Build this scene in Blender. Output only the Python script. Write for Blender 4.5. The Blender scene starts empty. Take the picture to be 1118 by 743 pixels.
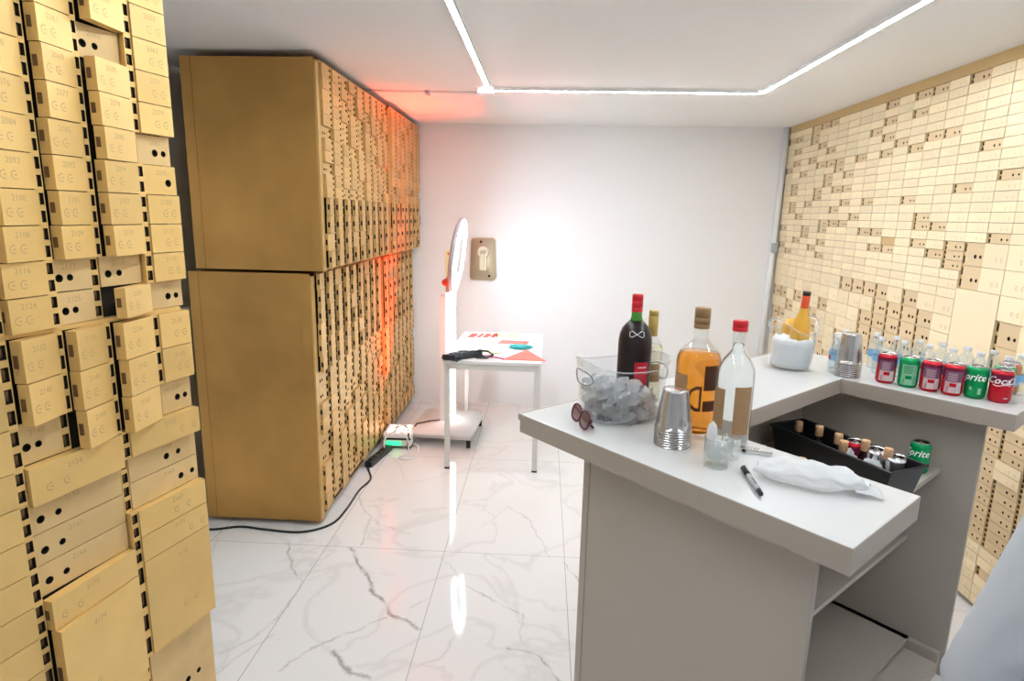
import bpy, bmesh, math, random
from mathutils import Vector, Matrix, noise
from mathutils.geometry import tessellate_polygon
random.seed(7)
PI = math.pi
SC = bpy.context.scene
COL = SC.collection
R = math.radians

# ------------------------------------------------------------------ materials
def new_mat(name):
    m = bpy.data.materials.new(name); m.use_nodes = True
    nt = m.node_tree; b = nt.nodes['Principled BSDF']
    return m, nt, b

def mat(name, col, rough=.5, metal=0., var=0., noise_s=0., noise_a=0., trans=0., ior=1.45, emit=None, es=0., coat=0., bump=0., bump_s=60., alpha=1., sss=0.):
    m, nt, b = new_mat(name)
    b.inputs['Base Color'].default_value = (*col, 1)
    b.inputs['Roughness'].default_value = rough
    b.inputs['Metallic'].default_value = metal
    b.inputs['IOR'].default_value = ior
    b.inputs['Transmission Weight'].default_value = trans
    b.inputs['Coat Weight'].default_value = coat
    b.inputs['Alpha'].default_value = alpha
    if sss:
        b.inputs['Subsurface Weight'].default_value = sss
        b.inputs['Subsurface Radius'].default_value = (.02, .02, .02)
    if emit:
        b.inputs['Emission Color'].default_value = (*emit, 1)
        b.inputs['Emission Strength'].default_value = es
    src = None
    N = nt.nodes; L = nt.links
    if var or noise_a:
        mul = N.new('ShaderNodeMath'); mul.operation = 'ADD'; mul.inputs[0].default_value = 1.; mul.inputs[1].default_value = 0.
        if var:
            oi = N.new('ShaderNodeObjectInfo')
            mr = N.new('ShaderNodeMapRange'); mr.inputs[3].default_value = 1 - var; mr.inputs[4].default_value = 1 + var
            L.new(oi.outputs['Random'], mr.inputs[0]); L.new(mr.outputs[0], mul.inputs[0])
        if noise_a:
            tc = N.new('ShaderNodeTexCoord')
            nz = N.new('ShaderNodeTexNoise'); nz.inputs['Scale'].default_value = noise_s; nz.inputs['Detail'].default_value = 5
            L.new(tc.outputs['Object'], nz.inputs['Vector'])
            mr = N.new('ShaderNodeMapRange'); mr.inputs[1].default_value = .3; mr.inputs[2].default_value = .7
            mr.inputs[3].default_value = -noise_a; mr.inputs[4].default_value = noise_a
            L.new(nz.outputs['Fac'], mr.inputs[0]); L.new(mr.outputs[0], mul.inputs[1])
        hs = N.new('ShaderNodeHueSaturation'); hs.inputs['Color'].default_value = (*col, 1)
        L.new(mul.outputs[0], hs.inputs['Value']); L.new(hs.outputs[0], b.inputs['Base Color'])
    if bump:
        tc = N.new('ShaderNodeTexCoord')
        nz = N.new('ShaderNodeTexNoise'); nz.inputs['Scale'].default_value = bump_s; nz.inputs['Detail'].default_value = 4
        bp = N.new('ShaderNodeBump'); bp.inputs['Strength'].default_value = bump; bp.inputs['Distance'].default_value = .004
        L.new(tc.outputs['Object'], nz.inputs['Vector']); L.new(nz.outputs['Fac'], bp.inputs['Height']); L.new(bp.outputs[0], b.inputs['Normal'])
    return m

def glass(name, col=(1, 1, 1), rough=.02, ior=1.45, tint=None):
    """Clear glass or plastic whose shadow stays light: a mix of refraction and plain transparency."""
    m, nt, b = new_mat(name)
    b.inputs['Base Color'].default_value = (*col, 1); b.inputs['Roughness'].default_value = rough
    b.inputs['Transmission Weight'].default_value = 1; b.inputs['IOR'].default_value = ior
    return m

def thin(name, col=(1, 1, 1), rough=.03, f=.12, milk=0.):
    """Thin clear plastic: mostly see-through, glossy towards the rim; milk adds a whitish film."""
    m, nt, b = new_mat(name); N = nt.nodes; L = nt.links
    N.remove(b)
    tr = N.new('ShaderNodeBsdfTransparent'); tr.inputs['Color'].default_value = (*col, 1)
    gl = N.new('ShaderNodeBsdfGlossy'); gl.inputs['Roughness'].default_value = rough; gl.inputs['Color'].default_value = (.95, .95, .95, 1)
    lw = N.new('ShaderNodeLayerWeight'); lw.inputs['Blend'].default_value = .5
    pw = N.new('ShaderNodeMath'); pw.operation = 'POWER'; pw.inputs[1].default_value = 3.2; L.new(lw.outputs['Facing'], pw.inputs[0])
    ma = N.new('ShaderNodeMath'); ma.operation = 'MULTIPLY_ADD'; ma.inputs[1].default_value = min(.85, f * 3.2); ma.inputs[2].default_value = .035; L.new(pw.outputs[0], ma.inputs[0])
    mx = N.new('ShaderNodeMixShader')
    L.new(ma.outputs[0], mx.inputs[0]); L.new(tr.outputs[0], mx.inputs[1]); L.new(gl.outputs[0], mx.inputs[2])
    out = N['Material Output']
    if milk:
        df = N.new('ShaderNodeBsdfDiffuse'); df.inputs['Color'].default_value = (.9, .9, .9, 1)
        tl = N.new('ShaderNodeBsdfTranslucent'); tl.inputs['Color'].default_value = (.9, .9, .9, 1)
        ad = N.new('ShaderNodeMixShader'); ad.inputs[0].default_value = .5
        L.new(df.outputs[0], ad.inputs[1]); L.new(tl.outputs[0], ad.inputs[2])
        m2 = N.new('ShaderNodeMixShader'); m2.inputs[0].default_value = milk
        L.new(mx.outputs[0], m2.inputs[1]); L.new(ad.outputs[0], m2.inputs[2]); L.new(m2.outputs[0], out.inputs[0])
    else:
        L.new(mx.outputs[0], out.inputs[0])
    return m

M = {}
M['gold'] = mat('gold_plate', (.77, .515, .19), .40, .35, var=.08, noise_s=9, noise_a=.05)
M['gold_bare'] = mat('gold_bare_door', (.68, .47, .215), .5, .2, var=.05, noise_s=14, noise_a=.06)
M['gold_dark'] = mat('gold_frame', (.50, .33, .14), .45, .45, noise_s=6, noise_a=.10)
M['gold_side'] = mat('gold_cabinet_side', (.54, .295, .078), .42, .4, noise_s=1.7, noise_a=.24)
M['engrave'] = mat('engraved_line', (.50, .34, .15), .6, .2)
M['hinge'] = mat('hinge_brown', (.16, .085, .035), .5, .3)
M['hole'] = mat('dark_hole', (.012, .009, .006), .8)
M['void'] = mat('cabinet_inside', (.02, .013, .008), .85)
M['right_gold'] = mat('right_gold_plate', (.92, .77, .51), .36, .3, var=.07)
M['right_bare'] = mat('right_bare_door', (.72, .55, .325), .5, .15, var=.05)
M['right_frame'] = mat('right_frame', (.60, .42, .19), .45, .3)
M['tall_gold'] = mat('tall_gold_door', (.66, .43, .17), .42, .35, var=.10, noise_s=14, noise_a=.08)
M['white_wall'] = mat('white_wall', (.84, .84, .85), .6, bump=.02, bump_s=40)
M['grey_wall'] = mat('grey_wall', (.84, .88, .92), .7)
M['ceiling'] = mat('ceiling_paint', (.80, .79, .775), .65)
M['white_trim'] = mat('white_trim', (.82, .82, .82), .4)
M['bar'] = mat('bar_laminate', (.47, .415, .355), .45, noise_s=1.5, noise_a=.02)
M['bar_edge'] = mat('bar_edge_laminate', (.40, .34, .285), .42)
M['bar_top'] = mat('bar_top_laminate', (.58, .57, .555), .28)
M['white_metal'] = mat('white_metal', (.80, .80, .80), .35)
M['table_leg'] = mat('table_leg_paint', (.70, .685, .66), .4)
M['white_plastic'] = mat('white_plastic', (.85, .85, .85), .35)
M['grey_plastic'] = mat('grey_plastic', (.42, .44, .47), .4)
M['black_plastic'] = mat('black_plastic', (.012, .012, .013), .3)
M['black_rubber'] = mat('black_rubber', (.02, .02, .022), .6)
M['led'] = mat('led_strip_light', (1, 1, 1), .5, emit=(.865, .945, 1), es=28)
M['ring_led'] = mat('ring_led', (1, 1, 1), .5, emit=(.72, .87, 1), es=5.2)
M['post_led'] = mat('post_led', (1, 1, 1), .5, emit=(.96, .98, 1), es=2.2)
M['par_led'] = mat('par_led', (1, .5, .4), .5, emit=(1, .66, .52), es=1.7)
M['green_led'] = mat('green_display', (.02, .4, .1), .4, emit=(.02, .6, .16), es=.8)
M['mirror'] = mat('ring_screen', (.75, .77, .8), .25)
M['paper'] = mat('white_paper', (.9, .9, .88), .7)
M['clear'] = glass('clear_glass')
M['thin'] = thin('thin_clear_plastic', (.955, .965, .97), .05, .17)
M['rimp'] = thin('clear_plastic_rim', (.88, .90, .91), .08, .2, milk=.25)
M['hole_rim'] = thin('grey_plastic_edge', (.55, .56, .58), .08, .2, milk=.1)
M['tglass'] = thin('thin_bottle_glass', (.94, .955, .95), .02, .27)
M['thin_cup'] = thin('smoky_cup_plastic', (.93, .93, .94), f=.3)
M['milky'] = thin('milky_plastic', (.95, .95, .95), .2, .15, milk=.75)
M['water'] = thin('water_bottle_plastic', (.90, .95, .97), .05, .2, milk=.12)
M['ice'] = mat('ice', (.98, .985, .99), .09, trans=.70, ior=1.26, bump=.3, bump_s=80)
M['frost'] = mat('crushed_ice', (.9, .91, .93), .35, trans=.2, ior=1.25, bump=.8, bump_s=90)
M['chrome'] = mat('chrome', (.75, .75, .76), .16, 1.)
M['cup_silver'] = mat('silver_cup', (.50, .485, .475), .19, .85)
M['cork'] = mat('cork', (.62, .36, .19), .7, noise_s=150, noise_a=.2)
M['red_cap'] = mat('red_capsule', (.58, .012, .022), .3)
M['gold_cap'] = mat('gold_capsule', (.46, .33, .10), .35, .5)
M['bronze_cap'] = mat('bronze_cap', (.30, .18, .08), .4, .35)
M['orange_cap'] = mat('orange_capsule', (.72, .09, .03), .35)
M['wine_dark'] = mat('dark_red_wine', (.012, .004, .005), .36)
M['green_glass'] = mat('green_glass', (.04, .22, .02), .05, coat=.4)
M['label_red'] = mat('red_label', (.55, .01, .03), .5)
M['label_brown'] = mat('brown_label', (.36, .21, .10), .6, noise_s=40, noise_a=.06)
M['label_dark'] = mat('dark_brown_print', (.085, .025, .008), .5)
M['amber'] = mat('amber_liquid', (1., .40, .04), .03, trans=.85, ior=1.2)
M['rose'] = mat('rose_liquid', (.95, .55, .10), .08, trans=.35, ior=1.2)
M['pale_wine'] = mat('pale_wine', (.97, .93, .72), .03, trans=.85, ior=1.15)
M['spirit'] = mat('clear_spirit', (.98, .99, .99), .02, trans=.95, ior=1.12)
M['white_ink_and_glint'] = mat('white_print_and_glint', (.85, .85, .85), .5)  # serves printed lettering and the painted reflection on the wine bottle
M['coke'] = mat('red_can_paint', (.55, .008, .02), .25, .25)
M['coke_dark'] = mat('plum_can_paint', (.20, .010, .045), .28, .25)
M['sprite'] = mat('green_can_paint', (.0, .30, .085), .25, .25)
M['fanta'] = mat('orange_can_paint', (.62, .20, .05), .3, .25)
M['can_metal'] = mat('can_aluminium', (.75, .75, .76), .25, 1.)
M['pale_print'] = mat('pale_print_panel', (.62, .42, .42), .5)
M['pale_green_print'] = mat('pale_green_print_panel', (.22, .48, .30), .5)
M['dark_print'] = mat('dark_print', (.18, .07, .14), .5)
M['blue_print'] = mat('blue_label', (.25, .50, .75), .5)
M['red_lens'] = thin('pink_lens', (.62, .42, .44), .05, .2, milk=.1)
M['dark_red'] = mat('dark_red_frame', (.10, .012, .02), .25)
M['marker_grey'] = mat('marker_grey', (.42, .42, .44), .35)
M['bag'] = thin('cloudy_bag', (.97, .96, .95), .25, .15, milk=.8)
M['black_cloth'] = mat('black_satin', (.022, .027, .034), .35)
M['prop_red'] = mat('prop_red', (.75, .07, .04), .6)
M['prop_coral'] = mat('prop_coral', (.78, .20, .16), .6)
M['prop_pink'] = mat('prop_pink', (.85, .12, .25), .6)
M['prop_teal'] = mat('prop_teal', (.05, .50, .50), .6)
M['prop_cream'] = mat('prop_cream', (.85, .74, .42), .6)
M['prop_mint'] = mat('prop_mint', (.74, .88, .80), .6)
M['plaque'] = mat('champagne_plaque', (.62, .55, .40), .38, .35, noise_s=9, noise_a=.05)
M['skin'] = mat('skin', (.62, .40, .30), .5, sss=.05)
M['hair'] = mat('dark_hair', (.03, .02, .015), .5)
M['shirt'] = mat('grey_blue_shirt', (.52, .54, .58), .8, bump=1., bump_s=11)
M['trousers'] = mat('dark_trousers', (.03, .035, .05), .8)
M['shoe'] = mat('shoe', (.02, .02, .02), .4)

def marble():
    m, nt, b = new_mat('polished_marble_tile'); N = nt.nodes; L = nt.links
    b.inputs['Roughness'].default_value = .06; b.inputs['IOR'].default_value = 1.5
    tc = N.new('ShaderNodeTexCoord')
    def math_(op, a, bb=None, clamp=False):
        n = N.new('ShaderNodeMath'); n.operation = op; n.use_clamp = clamp
        for i, v in enumerate((a, bb)):
            if v is None: continue
            if isinstance(v, (int, float)): n.inputs[i].default_value = v
            else: L.new(v, n.inputs[i])
        return n.outputs[0]
    def vm(op, a, bb=None, out=0):
        n = N.new('ShaderNodeVectorMath'); n.operation = op
        for i, v in enumerate((a, bb)):
            if v is None: continue
            if isinstance(v, tuple): n.inputs[i].default_value = v
            else: L.new(v, n.inputs[i])
        return n.outputs[out]
    pos = tc.outputs['Object']
    nz = N.new('ShaderNodeTexNoise'); nz.inputs['Scale'].default_value = 7; nz.inputs['Detail'].default_value = 6; nz.inputs['Roughness'].default_value = .65
    L.new(pos, nz.inputs['Vector'])
    off = vm('SUBTRACT', nz.outputs['Color'], (.5, .5, .5))
    sc = N.new('ShaderNodeVectorMath'); sc.operation = 'SCALE'; sc.inputs['Scale'].default_value = .10; L.new(off, sc.inputs[0])
    wp = vm('MULTIPLY', vm('ADD', pos, sc.outputs[0]), (1, 1, 0))
    veins = [  # the veins of the tiles: points on the floor, half width, strength
        ([(-.95, 2.84), (-.86, 2.68), (-.69, 2.43), (-.62, 2.33), (-.48, 2.25)], .015, 1),
        ([(-.95, 1.96), (-.86, 2.1), (-.62, 2.3)], .009, .5), ([(-1.29, 2.85), (-1.17, 2.63), (-1.09, 2.53)], .010, .8),
        ([(-.78, 2.09), (-.68, 1.97), (-.6, 1.93)], .016, .9), ([(-1.24, 2.02), (-1.14, 2.1), (-1.07, 2.3), (-1.09, 2.53)], .011, .4),
        ([(-1.2, 1.9), (-1.06, 2.15)], .010, .35), ([(-.28, 2.52), (-.16, 2.45), (-.07, 2.38)], .008, .6),
        ([(-.1, 2.16), (0, 2.13), (.11, 2.01), (.16, 1.9)], .010, .8), ([(-.05, 2.38), (-.03, 2.17)], .006, .5),
        ([(-.91, 3.12), (-.77, 3.04), (-.68, 2.99)], .007, .6), ([(-1.09, 3.43), (-.94, 3.14), (-.9, 2.87)], .007, .6),
        ([(-.17, 3.36), (-.04, 3.22), (.08, 2.84)], .007, .5), ([(.15, 2.79), (.21, 2.64), (.3, 2.5)], .008, .6),
        ([(-.46, 2.02), (-.37, 2.06), (-.31, 2.21)], .010, .35), ([(-.47, 2.79), (-.37, 2.62), (-.28, 2.52)], .006, .4),
        ([(-.55, 2.37), (-.47, 2.46)], .007, .4), ([(-.3, 3.1), (-.2, 3.3), (-.17, 3.36)], .006, .3)]
    acc = None
    for pts, w, s in veins:
        d = None
        for a, c in zip(pts, pts[1:]):
            ba = (c[0] - a[0], c[1] - a[1], 0.); l2 = ba[0] ** 2 + ba[1] ** 2
            pa = vm('SUBTRACT', wp, (a[0], a[1], 0.))
            h = math_('MULTIPLY', vm('DOT_PRODUCT', pa, ba, out=1), 1 / l2, True)
            s1 = N.new('ShaderNodeVectorMath'); s1.operation = 'SCALE'; s1.inputs[0].default_value = ba; L.new(h, s1.inputs['Scale'])
            dd = vm('LENGTH', vm('SUBTRACT', pa, s1.outputs[0]), out=1)
            d = dd if d is None else math_('MINIMUM', d, dd)
        f = math_('MULTIPLY', math_('SUBTRACT', 1., math_('DIVIDE', d, w), True), s)
        acc = f if acc is None else math_('MAXIMUM', acc, f)
    # vary each vein along its length
    n2 = N.new('ShaderNodeTexNoise'); n2.inputs['Scale'].default_value = 12; n2.inputs['Detail'].default_value = 4; L.new(pos, n2.inputs['Vector'])
    mr = N.new('ShaderNodeMapRange'); mr.inputs[1].default_value = .35; mr.inputs[2].default_value = .6; mr.inputs[3].default_value = .25; L.new(n2.outputs['Fac'], mr.inputs[0])
    acc = math_('MULTIPLY', acc, mr.outputs[0])
    # faint overall veining
    n3 = N.new('ShaderNodeTexNoise'); n3.inputs['Scale'].default_value = 1.7; n3.inputs['Detail'].default_value = 8; n3.inputs['Distortion'].default_value = .8; L.new(pos, n3.inputs['Vector'])
    rid = math_('ABSOLUTE', math_('SUBTRACT', n3.outputs['Fac'], .5))
    fv = math_('MULTIPLY', math_('SUBTRACT', 1., math_('MULTIPLY', rid, 38.), True), .16)
    acc = math_('MAXIMUM', acc, fv)
    mix = N.new('ShaderNodeMix'); mix.data_type = 'RGBA'
    mix.inputs['A'].default_value = (.80, .785, .77, 1); mix.inputs['B'].default_value = (.30, .285, .26, 1)
    L.new(acc, mix.inputs['Factor'])
    # grout lines
    sep = N.new('ShaderNodeSeparateXYZ'); L.new(pos, sep.inputs[0])
    def line(o, org, pitch, w):
        t = math_('DIVIDE', math_('SUBTRACT', o, org), pitch)
        fr = math_('SUBTRACT', t, math_('ROUND', t))
        return math_('LESS_THAN', math_('MULTIPLY', math_('ABSOLUTE', fr), pitch), w)
    g = math_('MAXIMUM', line(sep.outputs[0], -.463, .6135, .0016), line(sep.outputs[1], 2.84, 1.227, .0016))
    mg = N.new('ShaderNodeMix'); mg.data_type = 'RGBA'; mg.inputs['B'].default_value = (.42, .40, .38, 1)
    L.new(g, mg.inputs['Factor']); L.new(mix.outputs['Result'], mg.inputs['A'])
    L.new(mg.outputs['Result'], b.inputs['Base Color'])
    return m
M['marble'] = marble()

# ------------------------------------------------------------------ geometry helpers
class MB:
    """Collects faces of several materials and links them as ONE mesh object."""
    def __init__(s): s.v = []; s.f = []; s.m = []; s.sm = []; s.mats = []
    def mi(s, m):
        if m not in s.mats: s.mats.append(m)
        return s.mats.index(m)
    def add(s, vs, fs, m, smooth=False, xf=None):
        o = len(s.v); k = s.mi(m)
        s.v += [tuple(xf @ Vector(v)) if xf else tuple(v) for v in vs]
        for f in fs: s.f.append([i + o for i in f]); s.m.append(k); s.sm.append(smooth)
    def box(s, a, b, m, xf=None, bev=0.):
        x0, y0, z0 = a; x1, y1, z1 = b
        if not bev:
            vs = [(x0, y0, z0), (x1, y0, z0), (x1, y1, z0), (x0, y1, z0), (x0, y0, z1), (x1, y0, z1), (x1, y1, z1), (x0, y1, z1)]
            s.add(vs, [(0, 3, 2, 1), (4, 5, 6, 7), (0, 1, 5, 4), (1, 2, 6, 5), (2, 3, 7, 6), (3, 0, 4, 7)], m, False, xf)
            return
        bm = bmesh.new(); bmesh.ops.create_cube(bm, size=1)
        for v in bm.verts: v.co = Vector(((x0 + x1) / 2 + v.co.x * (x1 - x0), (y0 + y1) / 2 + v.co.y * (y1 - y0), (z0 + z1) / 2 + v.co.z * (z1 - z0)))
        bmesh.ops.bevel(bm, geom=list(bm.edges), offset=bev, segments=2, affect='EDGES', profile=.5)
        s.bm(bm, m, False, xf)
    def bm(s, bm, m, smooth=False, xf=None):
        bm.verts.index_update()
        s.add([v.co.copy() for v in bm.verts], [[v.index for v in f.verts] for f in bm.faces], m, smooth, xf); bm.free()
    def lathe(s, prof, m, n=28, xf=None, smooth=True, sx=1., sy=1.):
        vs = []; fs = []; k = len(prof)
        for i in range(n):
            a = 2 * PI * i / n; c = math.cos(a); d = math.sin(a)
            vs += [(r * c * sx, r * d * sy, z) for r, z in prof]
        for i in range(n):
            j = (i + 1) % n
            for q in range(k - 1):
                fs.append((i * k + q, j * k + q, j * k + q + 1, i * k + q + 1))
        if prof[0][0] > 1e-6: fs.append([i * k for i in range(n)][::-1])
        if prof[-1][0] > 1e-6: fs.append([i * k + k - 1 for i in range(n)])
        o = len(fs)
        s.add(vs, fs, m, smooth, xf)
    def shell(s, prof, m, n=28, xf=None, smooth=True):
        """lathe without end caps"""
        vs = []; fs = []; k = len(prof)
        for i in range(n):
            a = 2 * PI * i / n
            vs += [(r * math.cos(a), r * math.sin(a), z) for r, z in prof]
        for i in range(n):
            j = (i + 1) % n
            for q in range(k - 1): fs.append((i * k + q, j * k + q, j * k + q + 1, i * k + q + 1))
        s.add(vs, fs, m, smooth, xf)
    def cyl(s, p, q, r, m, n=14, r2=None, smooth=True):
        s.tube([p, q], r, m, n, r2)
    def tube(s, pts, r, m, n=10, r2=None):
        pts = [Vector(p) for p in pts]; vs = []; fs = []; k = len(pts)
        t0 = (pts[1] - pts[0]).normalized()
        up = Vector((0, 0, 1)) if abs(t0.z) < .9 else Vector((1, 0, 0))
        nrm = t0.cross(up).normalized()
        for i, p in enumerate(pts):
            t = (pts[min(i + 1, k - 1)] - pts[max(i - 1, 0)]).normalized()
            nrm = (nrm - t * nrm.dot(t)).normalized(); b = t.cross(nrm)
            rr = r if r2 is None else r + (r2 - r) * i / (k - 1)
            vs += [p + (nrm * math.cos(2 * PI * j / n) + b * math.sin(2 * PI * j / n)) * rr for j in range(n)]
        for i in range(k - 1):
            for j in range(n):
                a = i * n + j; c = i * n + (j + 1) % n
                fs.append((a, c, c + n, a + n))
        fs.append(list(range(n))[::-1]); fs.append([(k - 1) * n + j for j in range(n)])
        s.add(vs, fs, m, True)
    def prism(s, poly, z0, z1, m, xf=None):
        n = len(poly)
        vs = [(x, y, z0) for x, y in poly] + [(x, y, z1) for x, y in poly]
        fs = [tuple(range(n))[::-1], tuple(range(n, 2 * n))] + [(i, (i + 1) % n, n + (i + 1) % n, n + i) for i in range(n)]
        s.add(vs, fs, m, False, xf)
    def plate(s, x0, z0, x1, z1, y, m, holes=(), depth=.012, hm=None, back=None, xf=None):
        """A flat plate facing -y with real sunk holes; holes are lists of (x, z) points. back: depth of the plate's own sides."""
        loops = [[Vector((x0, z0, 0)), Vector((x1, z0, 0)), Vector((x1, z1, 0)), Vector((x0, z1, 0))]] + [[Vector((x, z, 0)) for x, z in h] for h in holes]
        tri = tessellate_polygon(loops); flat = [p for l in loops for p in l]
        fs = []
        for t in tri:
            a, b, c = (flat[i] for i in t)
            cr = (b - a).cross(c - a).z
            fs.append(t if cr > 0 else t[::-1])
        s.add([(p.x, y, p.y) for p in flat], fs, m, False, xf)
        for h in holes:
            n = len(h)
            vs = [(x, y, z) for x, z in h] + [(x, y + depth, z) for x, z in h]
            s.add(vs, [(i, (i + 1) % n, n + (i + 1) % n, n + i) for i in range(n)] + [tuple(range(n, 2 * n))], hm or m, False, xf)
        if back:
            vs = [(x0, y, z0), (x1, y, z0), (x1, y, z1), (x0, y, z1), (x0, y + back, z0), (x1, y + back, z0), (x1, y + back, z1), (x0, y + back, z1)]
            s.add(vs, [(0, 4, 5, 1), (1, 5, 6, 2), (2, 6, 7, 3), (3, 7, 4, 0)], m, False, xf)
    def mesh(s, name):
        me = bpy.data.meshes.new(name); me.from_pydata([tuple(v) for v in s.v], [], s.f)
        for m in s.mats: me.materials.append(m)
        me.polygons.foreach_set('material_index', s.m); me.polygons.foreach_set('use_smooth', s.sm)
        me.update(); return me
    def obj(s, name, parent=None, loc=(0, 0, 0), rz=0.):
        return link(name, s.mesh(name), parent, loc, rz)

def link(name, me, parent=None, loc=(0, 0, 0), rz=0.):
    o = bpy.data.objects.new(name, me); COL.objects.link(o)
    o.parent = parent; o.location = loc; o.rotation_euler = (0, 0, rz)
    return o
def tag(o, label, cat, group=None):
    o['label'] = label; o['category'] = cat
    if group: o['group'] = group
    return o
def thing(name, label, cat, loc=(0, 0, 0), rz=0., group=None):
    return tag(link(name, None, None, loc, rz), label, cat, group)
def struct(o): o['kind'] = 'structure'; return o
def dup(o, parent=None, loc=None, rz=None):
    c = o.copy(); COL.objects.link(c); c.parent = parent
    if loc is not None: c.location = loc
    if rz is not None: c.rotation_euler = (0, 0, rz)
    for ch in list(o.children): dup(ch, c)
    return c

def circ(cx, cz, r, n=10, sx=1.): return [(cx + r * sx * math.cos(2 * PI * i / n), cz + r * math.sin(2 * PI * i / n)) for i in range(n)]
def rect(x0, z0, x1, z1): return [(x0, z0), (x1, z0), (x1, z1), (x0, z1)]

_tc = {}
def text_faces(t, size=1., shear=0., bold=0.):
    """Outline of a word in the XY plane, baseline at 0, centred on x=0 -> verts, faces."""
    key = (t, shear, bold)
    if key not in _tc:
        cu = bpy.data.curves.new('lettering', 'FONT'); cu.body = t; cu.align_x = 'CENTER'; cu.shear = shear; cu.offset = bold; cu.resolution_u = 2
        ob = bpy.data.objects.new('lettering', cu); me = bpy.data.meshes.new_from_object(ob)
        _tc[key] = ([v.co.copy() for v in me.vertices], [tuple(p.vertices) for p in me.polygons])
        bpy.data.objects.remove(ob); bpy.data.curves.remove(cu); bpy.data.meshes.remove(me)
    v, f = _tc[key]
    return [(p.x * size, p.y * size) for p in v], f
def strokes(mb, widths, h, m, fn, slant=.25):
    """a printed line too small to read: a row of slim strokes"""
    x = -sum(widths) / 2
    for k, w_ in enumerate(widths):
        if k % 2 == 0: mb.add([fn(x, 0), fn(x + w_, 0), fn(x + w_ + slant * h, h), fn(x + slant * h, h)], [(0, 1, 2, 3)], m)
        x += w_
def put_text(mb, t, size, m, fn, shear=0., bold=0.):
    v, f = text_faces(t, size, shear, bold)
    mb.add([fn(x, y) for x, y in v], f, m)

# ------------------------------------------------------------------ camera
cam = bpy.data.cameras.new('camera'); co = bpy.data.objects.new('camera', cam); COL.objects.link(co)
yaw, pit, rol, F = -0.048927, -0.202835, 0.020804, 668.52
f = Vector((math.sin(yaw) * math.cos(pit), math.cos(yaw) * math.cos(pit), math.sin(pit)))
r = Vector((math.cos(yaw), -math.sin(yaw), 0)); u = r.cross(f)
r2 = math.cos(rol) * r + math.sin(rol) * u; u2 = -math.sin(rol) * r + math.cos(rol) * u
co.matrix_world = Matrix(((r2.x, u2.x, -f.x, 0), (r2.y, u2.y, -f.y, 0), (r2.z, u2.z, -f.z, 1.7), (0, 0, 0, 1)))
cam.sensor_width = 36; cam.sensor_fit = 'HORIZONTAL'; cam.lens = 36 * F / 1118; cam.clip_start = .05
SC.camera = co
SC.cycles.transparent_max_bounces = 40; SC.cycles.max_bounces = 16; SC.cycles.transmission_bounces = 16
SC.view_settings.view_transform = 'Standard'; SC.view_settings.look = 'None'; SC.view_settings.gamma = 1
SC.view_settings.exposure = 2.1
w = bpy.data.worlds.new('World'); SC.world = w; w.use_nodes = True
w.node_tree.nodes['Background'].inputs[0].default_value = (.9, .92, 1, 1); w.node_tree.nodes['Background'].inputs[1].default_value = .25

# ------------------------------------------------------------------ room
H = 2.44; XL = -2.0; XR = 2.02; YB = 5.384; YF = -1.7
def slab(name, a, b, m):
    mb = MB(); mb.box(a, b, m); return struct(mb.obj(name))
slab('floor', (XL - .1, YF - .1, -.1), (XR + .1, YB + .1, 0), M['marble'])
slab('ceiling', (XL - .1, YF - .1, H), (XR + .1, YB + .1, H + .1), M['ceiling'])
slab('wall_back', (XL - .1, YB, 0), (XR + .1, YB + .1, H), M['white_wall'])
slab('wall_left', (XL - .1, YF, 0), (XL, YB, H), M['grey_wall'])
slab('wall_right', (XR, YF, 0), (XR + .1, YB, H), M['white_wall'])
slab('wall_front', (XL - .1, YF - .1, 0), (XR + .1, YF, H), M['white_wall'])
mb = MB(); mb.box((1.972, -.2, 2.388), (XR, YB - .055, H), M['right_frame']); struct(mb.obj('trim_1'))
mb = MB(); mb.tube([(1.915, YB - .024, .0), (1.957, YB - .024, H)], .022, M['white_trim'], 12); struct(mb.obj('trim_2'))

# LED strip: three straight runs on the ceiling
led = thing('led_strip', 'thin white LED strip running in a U around the ceiling', 'light', (.44, 3.866, H))
def run(a, b):
    mb = MB(); d = (Vector(b) - Vector(a)).normalized(); s = Vector((-d.y, d.x, 0)) * .013
    P = [Vector(a) - s, Vector(b) - s, Vector(b) + s, Vector(a) + s]
    base = Vector((.44, 3.866, H))
    mb.prism([((p - base).x, (p - base).y) for p in P], -.012, 0, M['white_trim'])
    for sg_ in (-1, 1):     # the two lips of the aluminium channel
        Q = [Vector(a) + s * sg_, Vector(b) + s * sg_, Vector(b) + s * sg_ * .80, Vector(a) + s * sg_ * .80]
        if sg_ < 0: Q.reverse()
        mb.prism([((p - base).x, (p - base).y) for p in Q][::-1], -.021, -.012, M['white_trim'])
    mb.obj('profile', led)
    s *= .78
    P = [Vector(a) - s, Vector(b) - s, Vector(b) + s, Vector(a) + s]
    mb = MB(); mb.prism([((p - base).x, (p - base).y) for p in P], -.0222, -.012, M['led']); mb.obj('diffuser', led)
run((-.356, -.2, H), (-.356, 3.85, H)); run((-.34, 3.866, H), (1.23, 3.866, H)); run((1.24, 3.85, H), (1.24, -.2, H))
mb = MB(); mb.box((-.05, -.05, -.028), (.05, .05, 0), M['white_plastic'], bev=.006)
o = mb.obj('junction_box', None, (-.385, 3.94, H - .0005)); tag(o, 'small white junction box at the corner of the ceiling LED strip', 'box')
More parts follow.
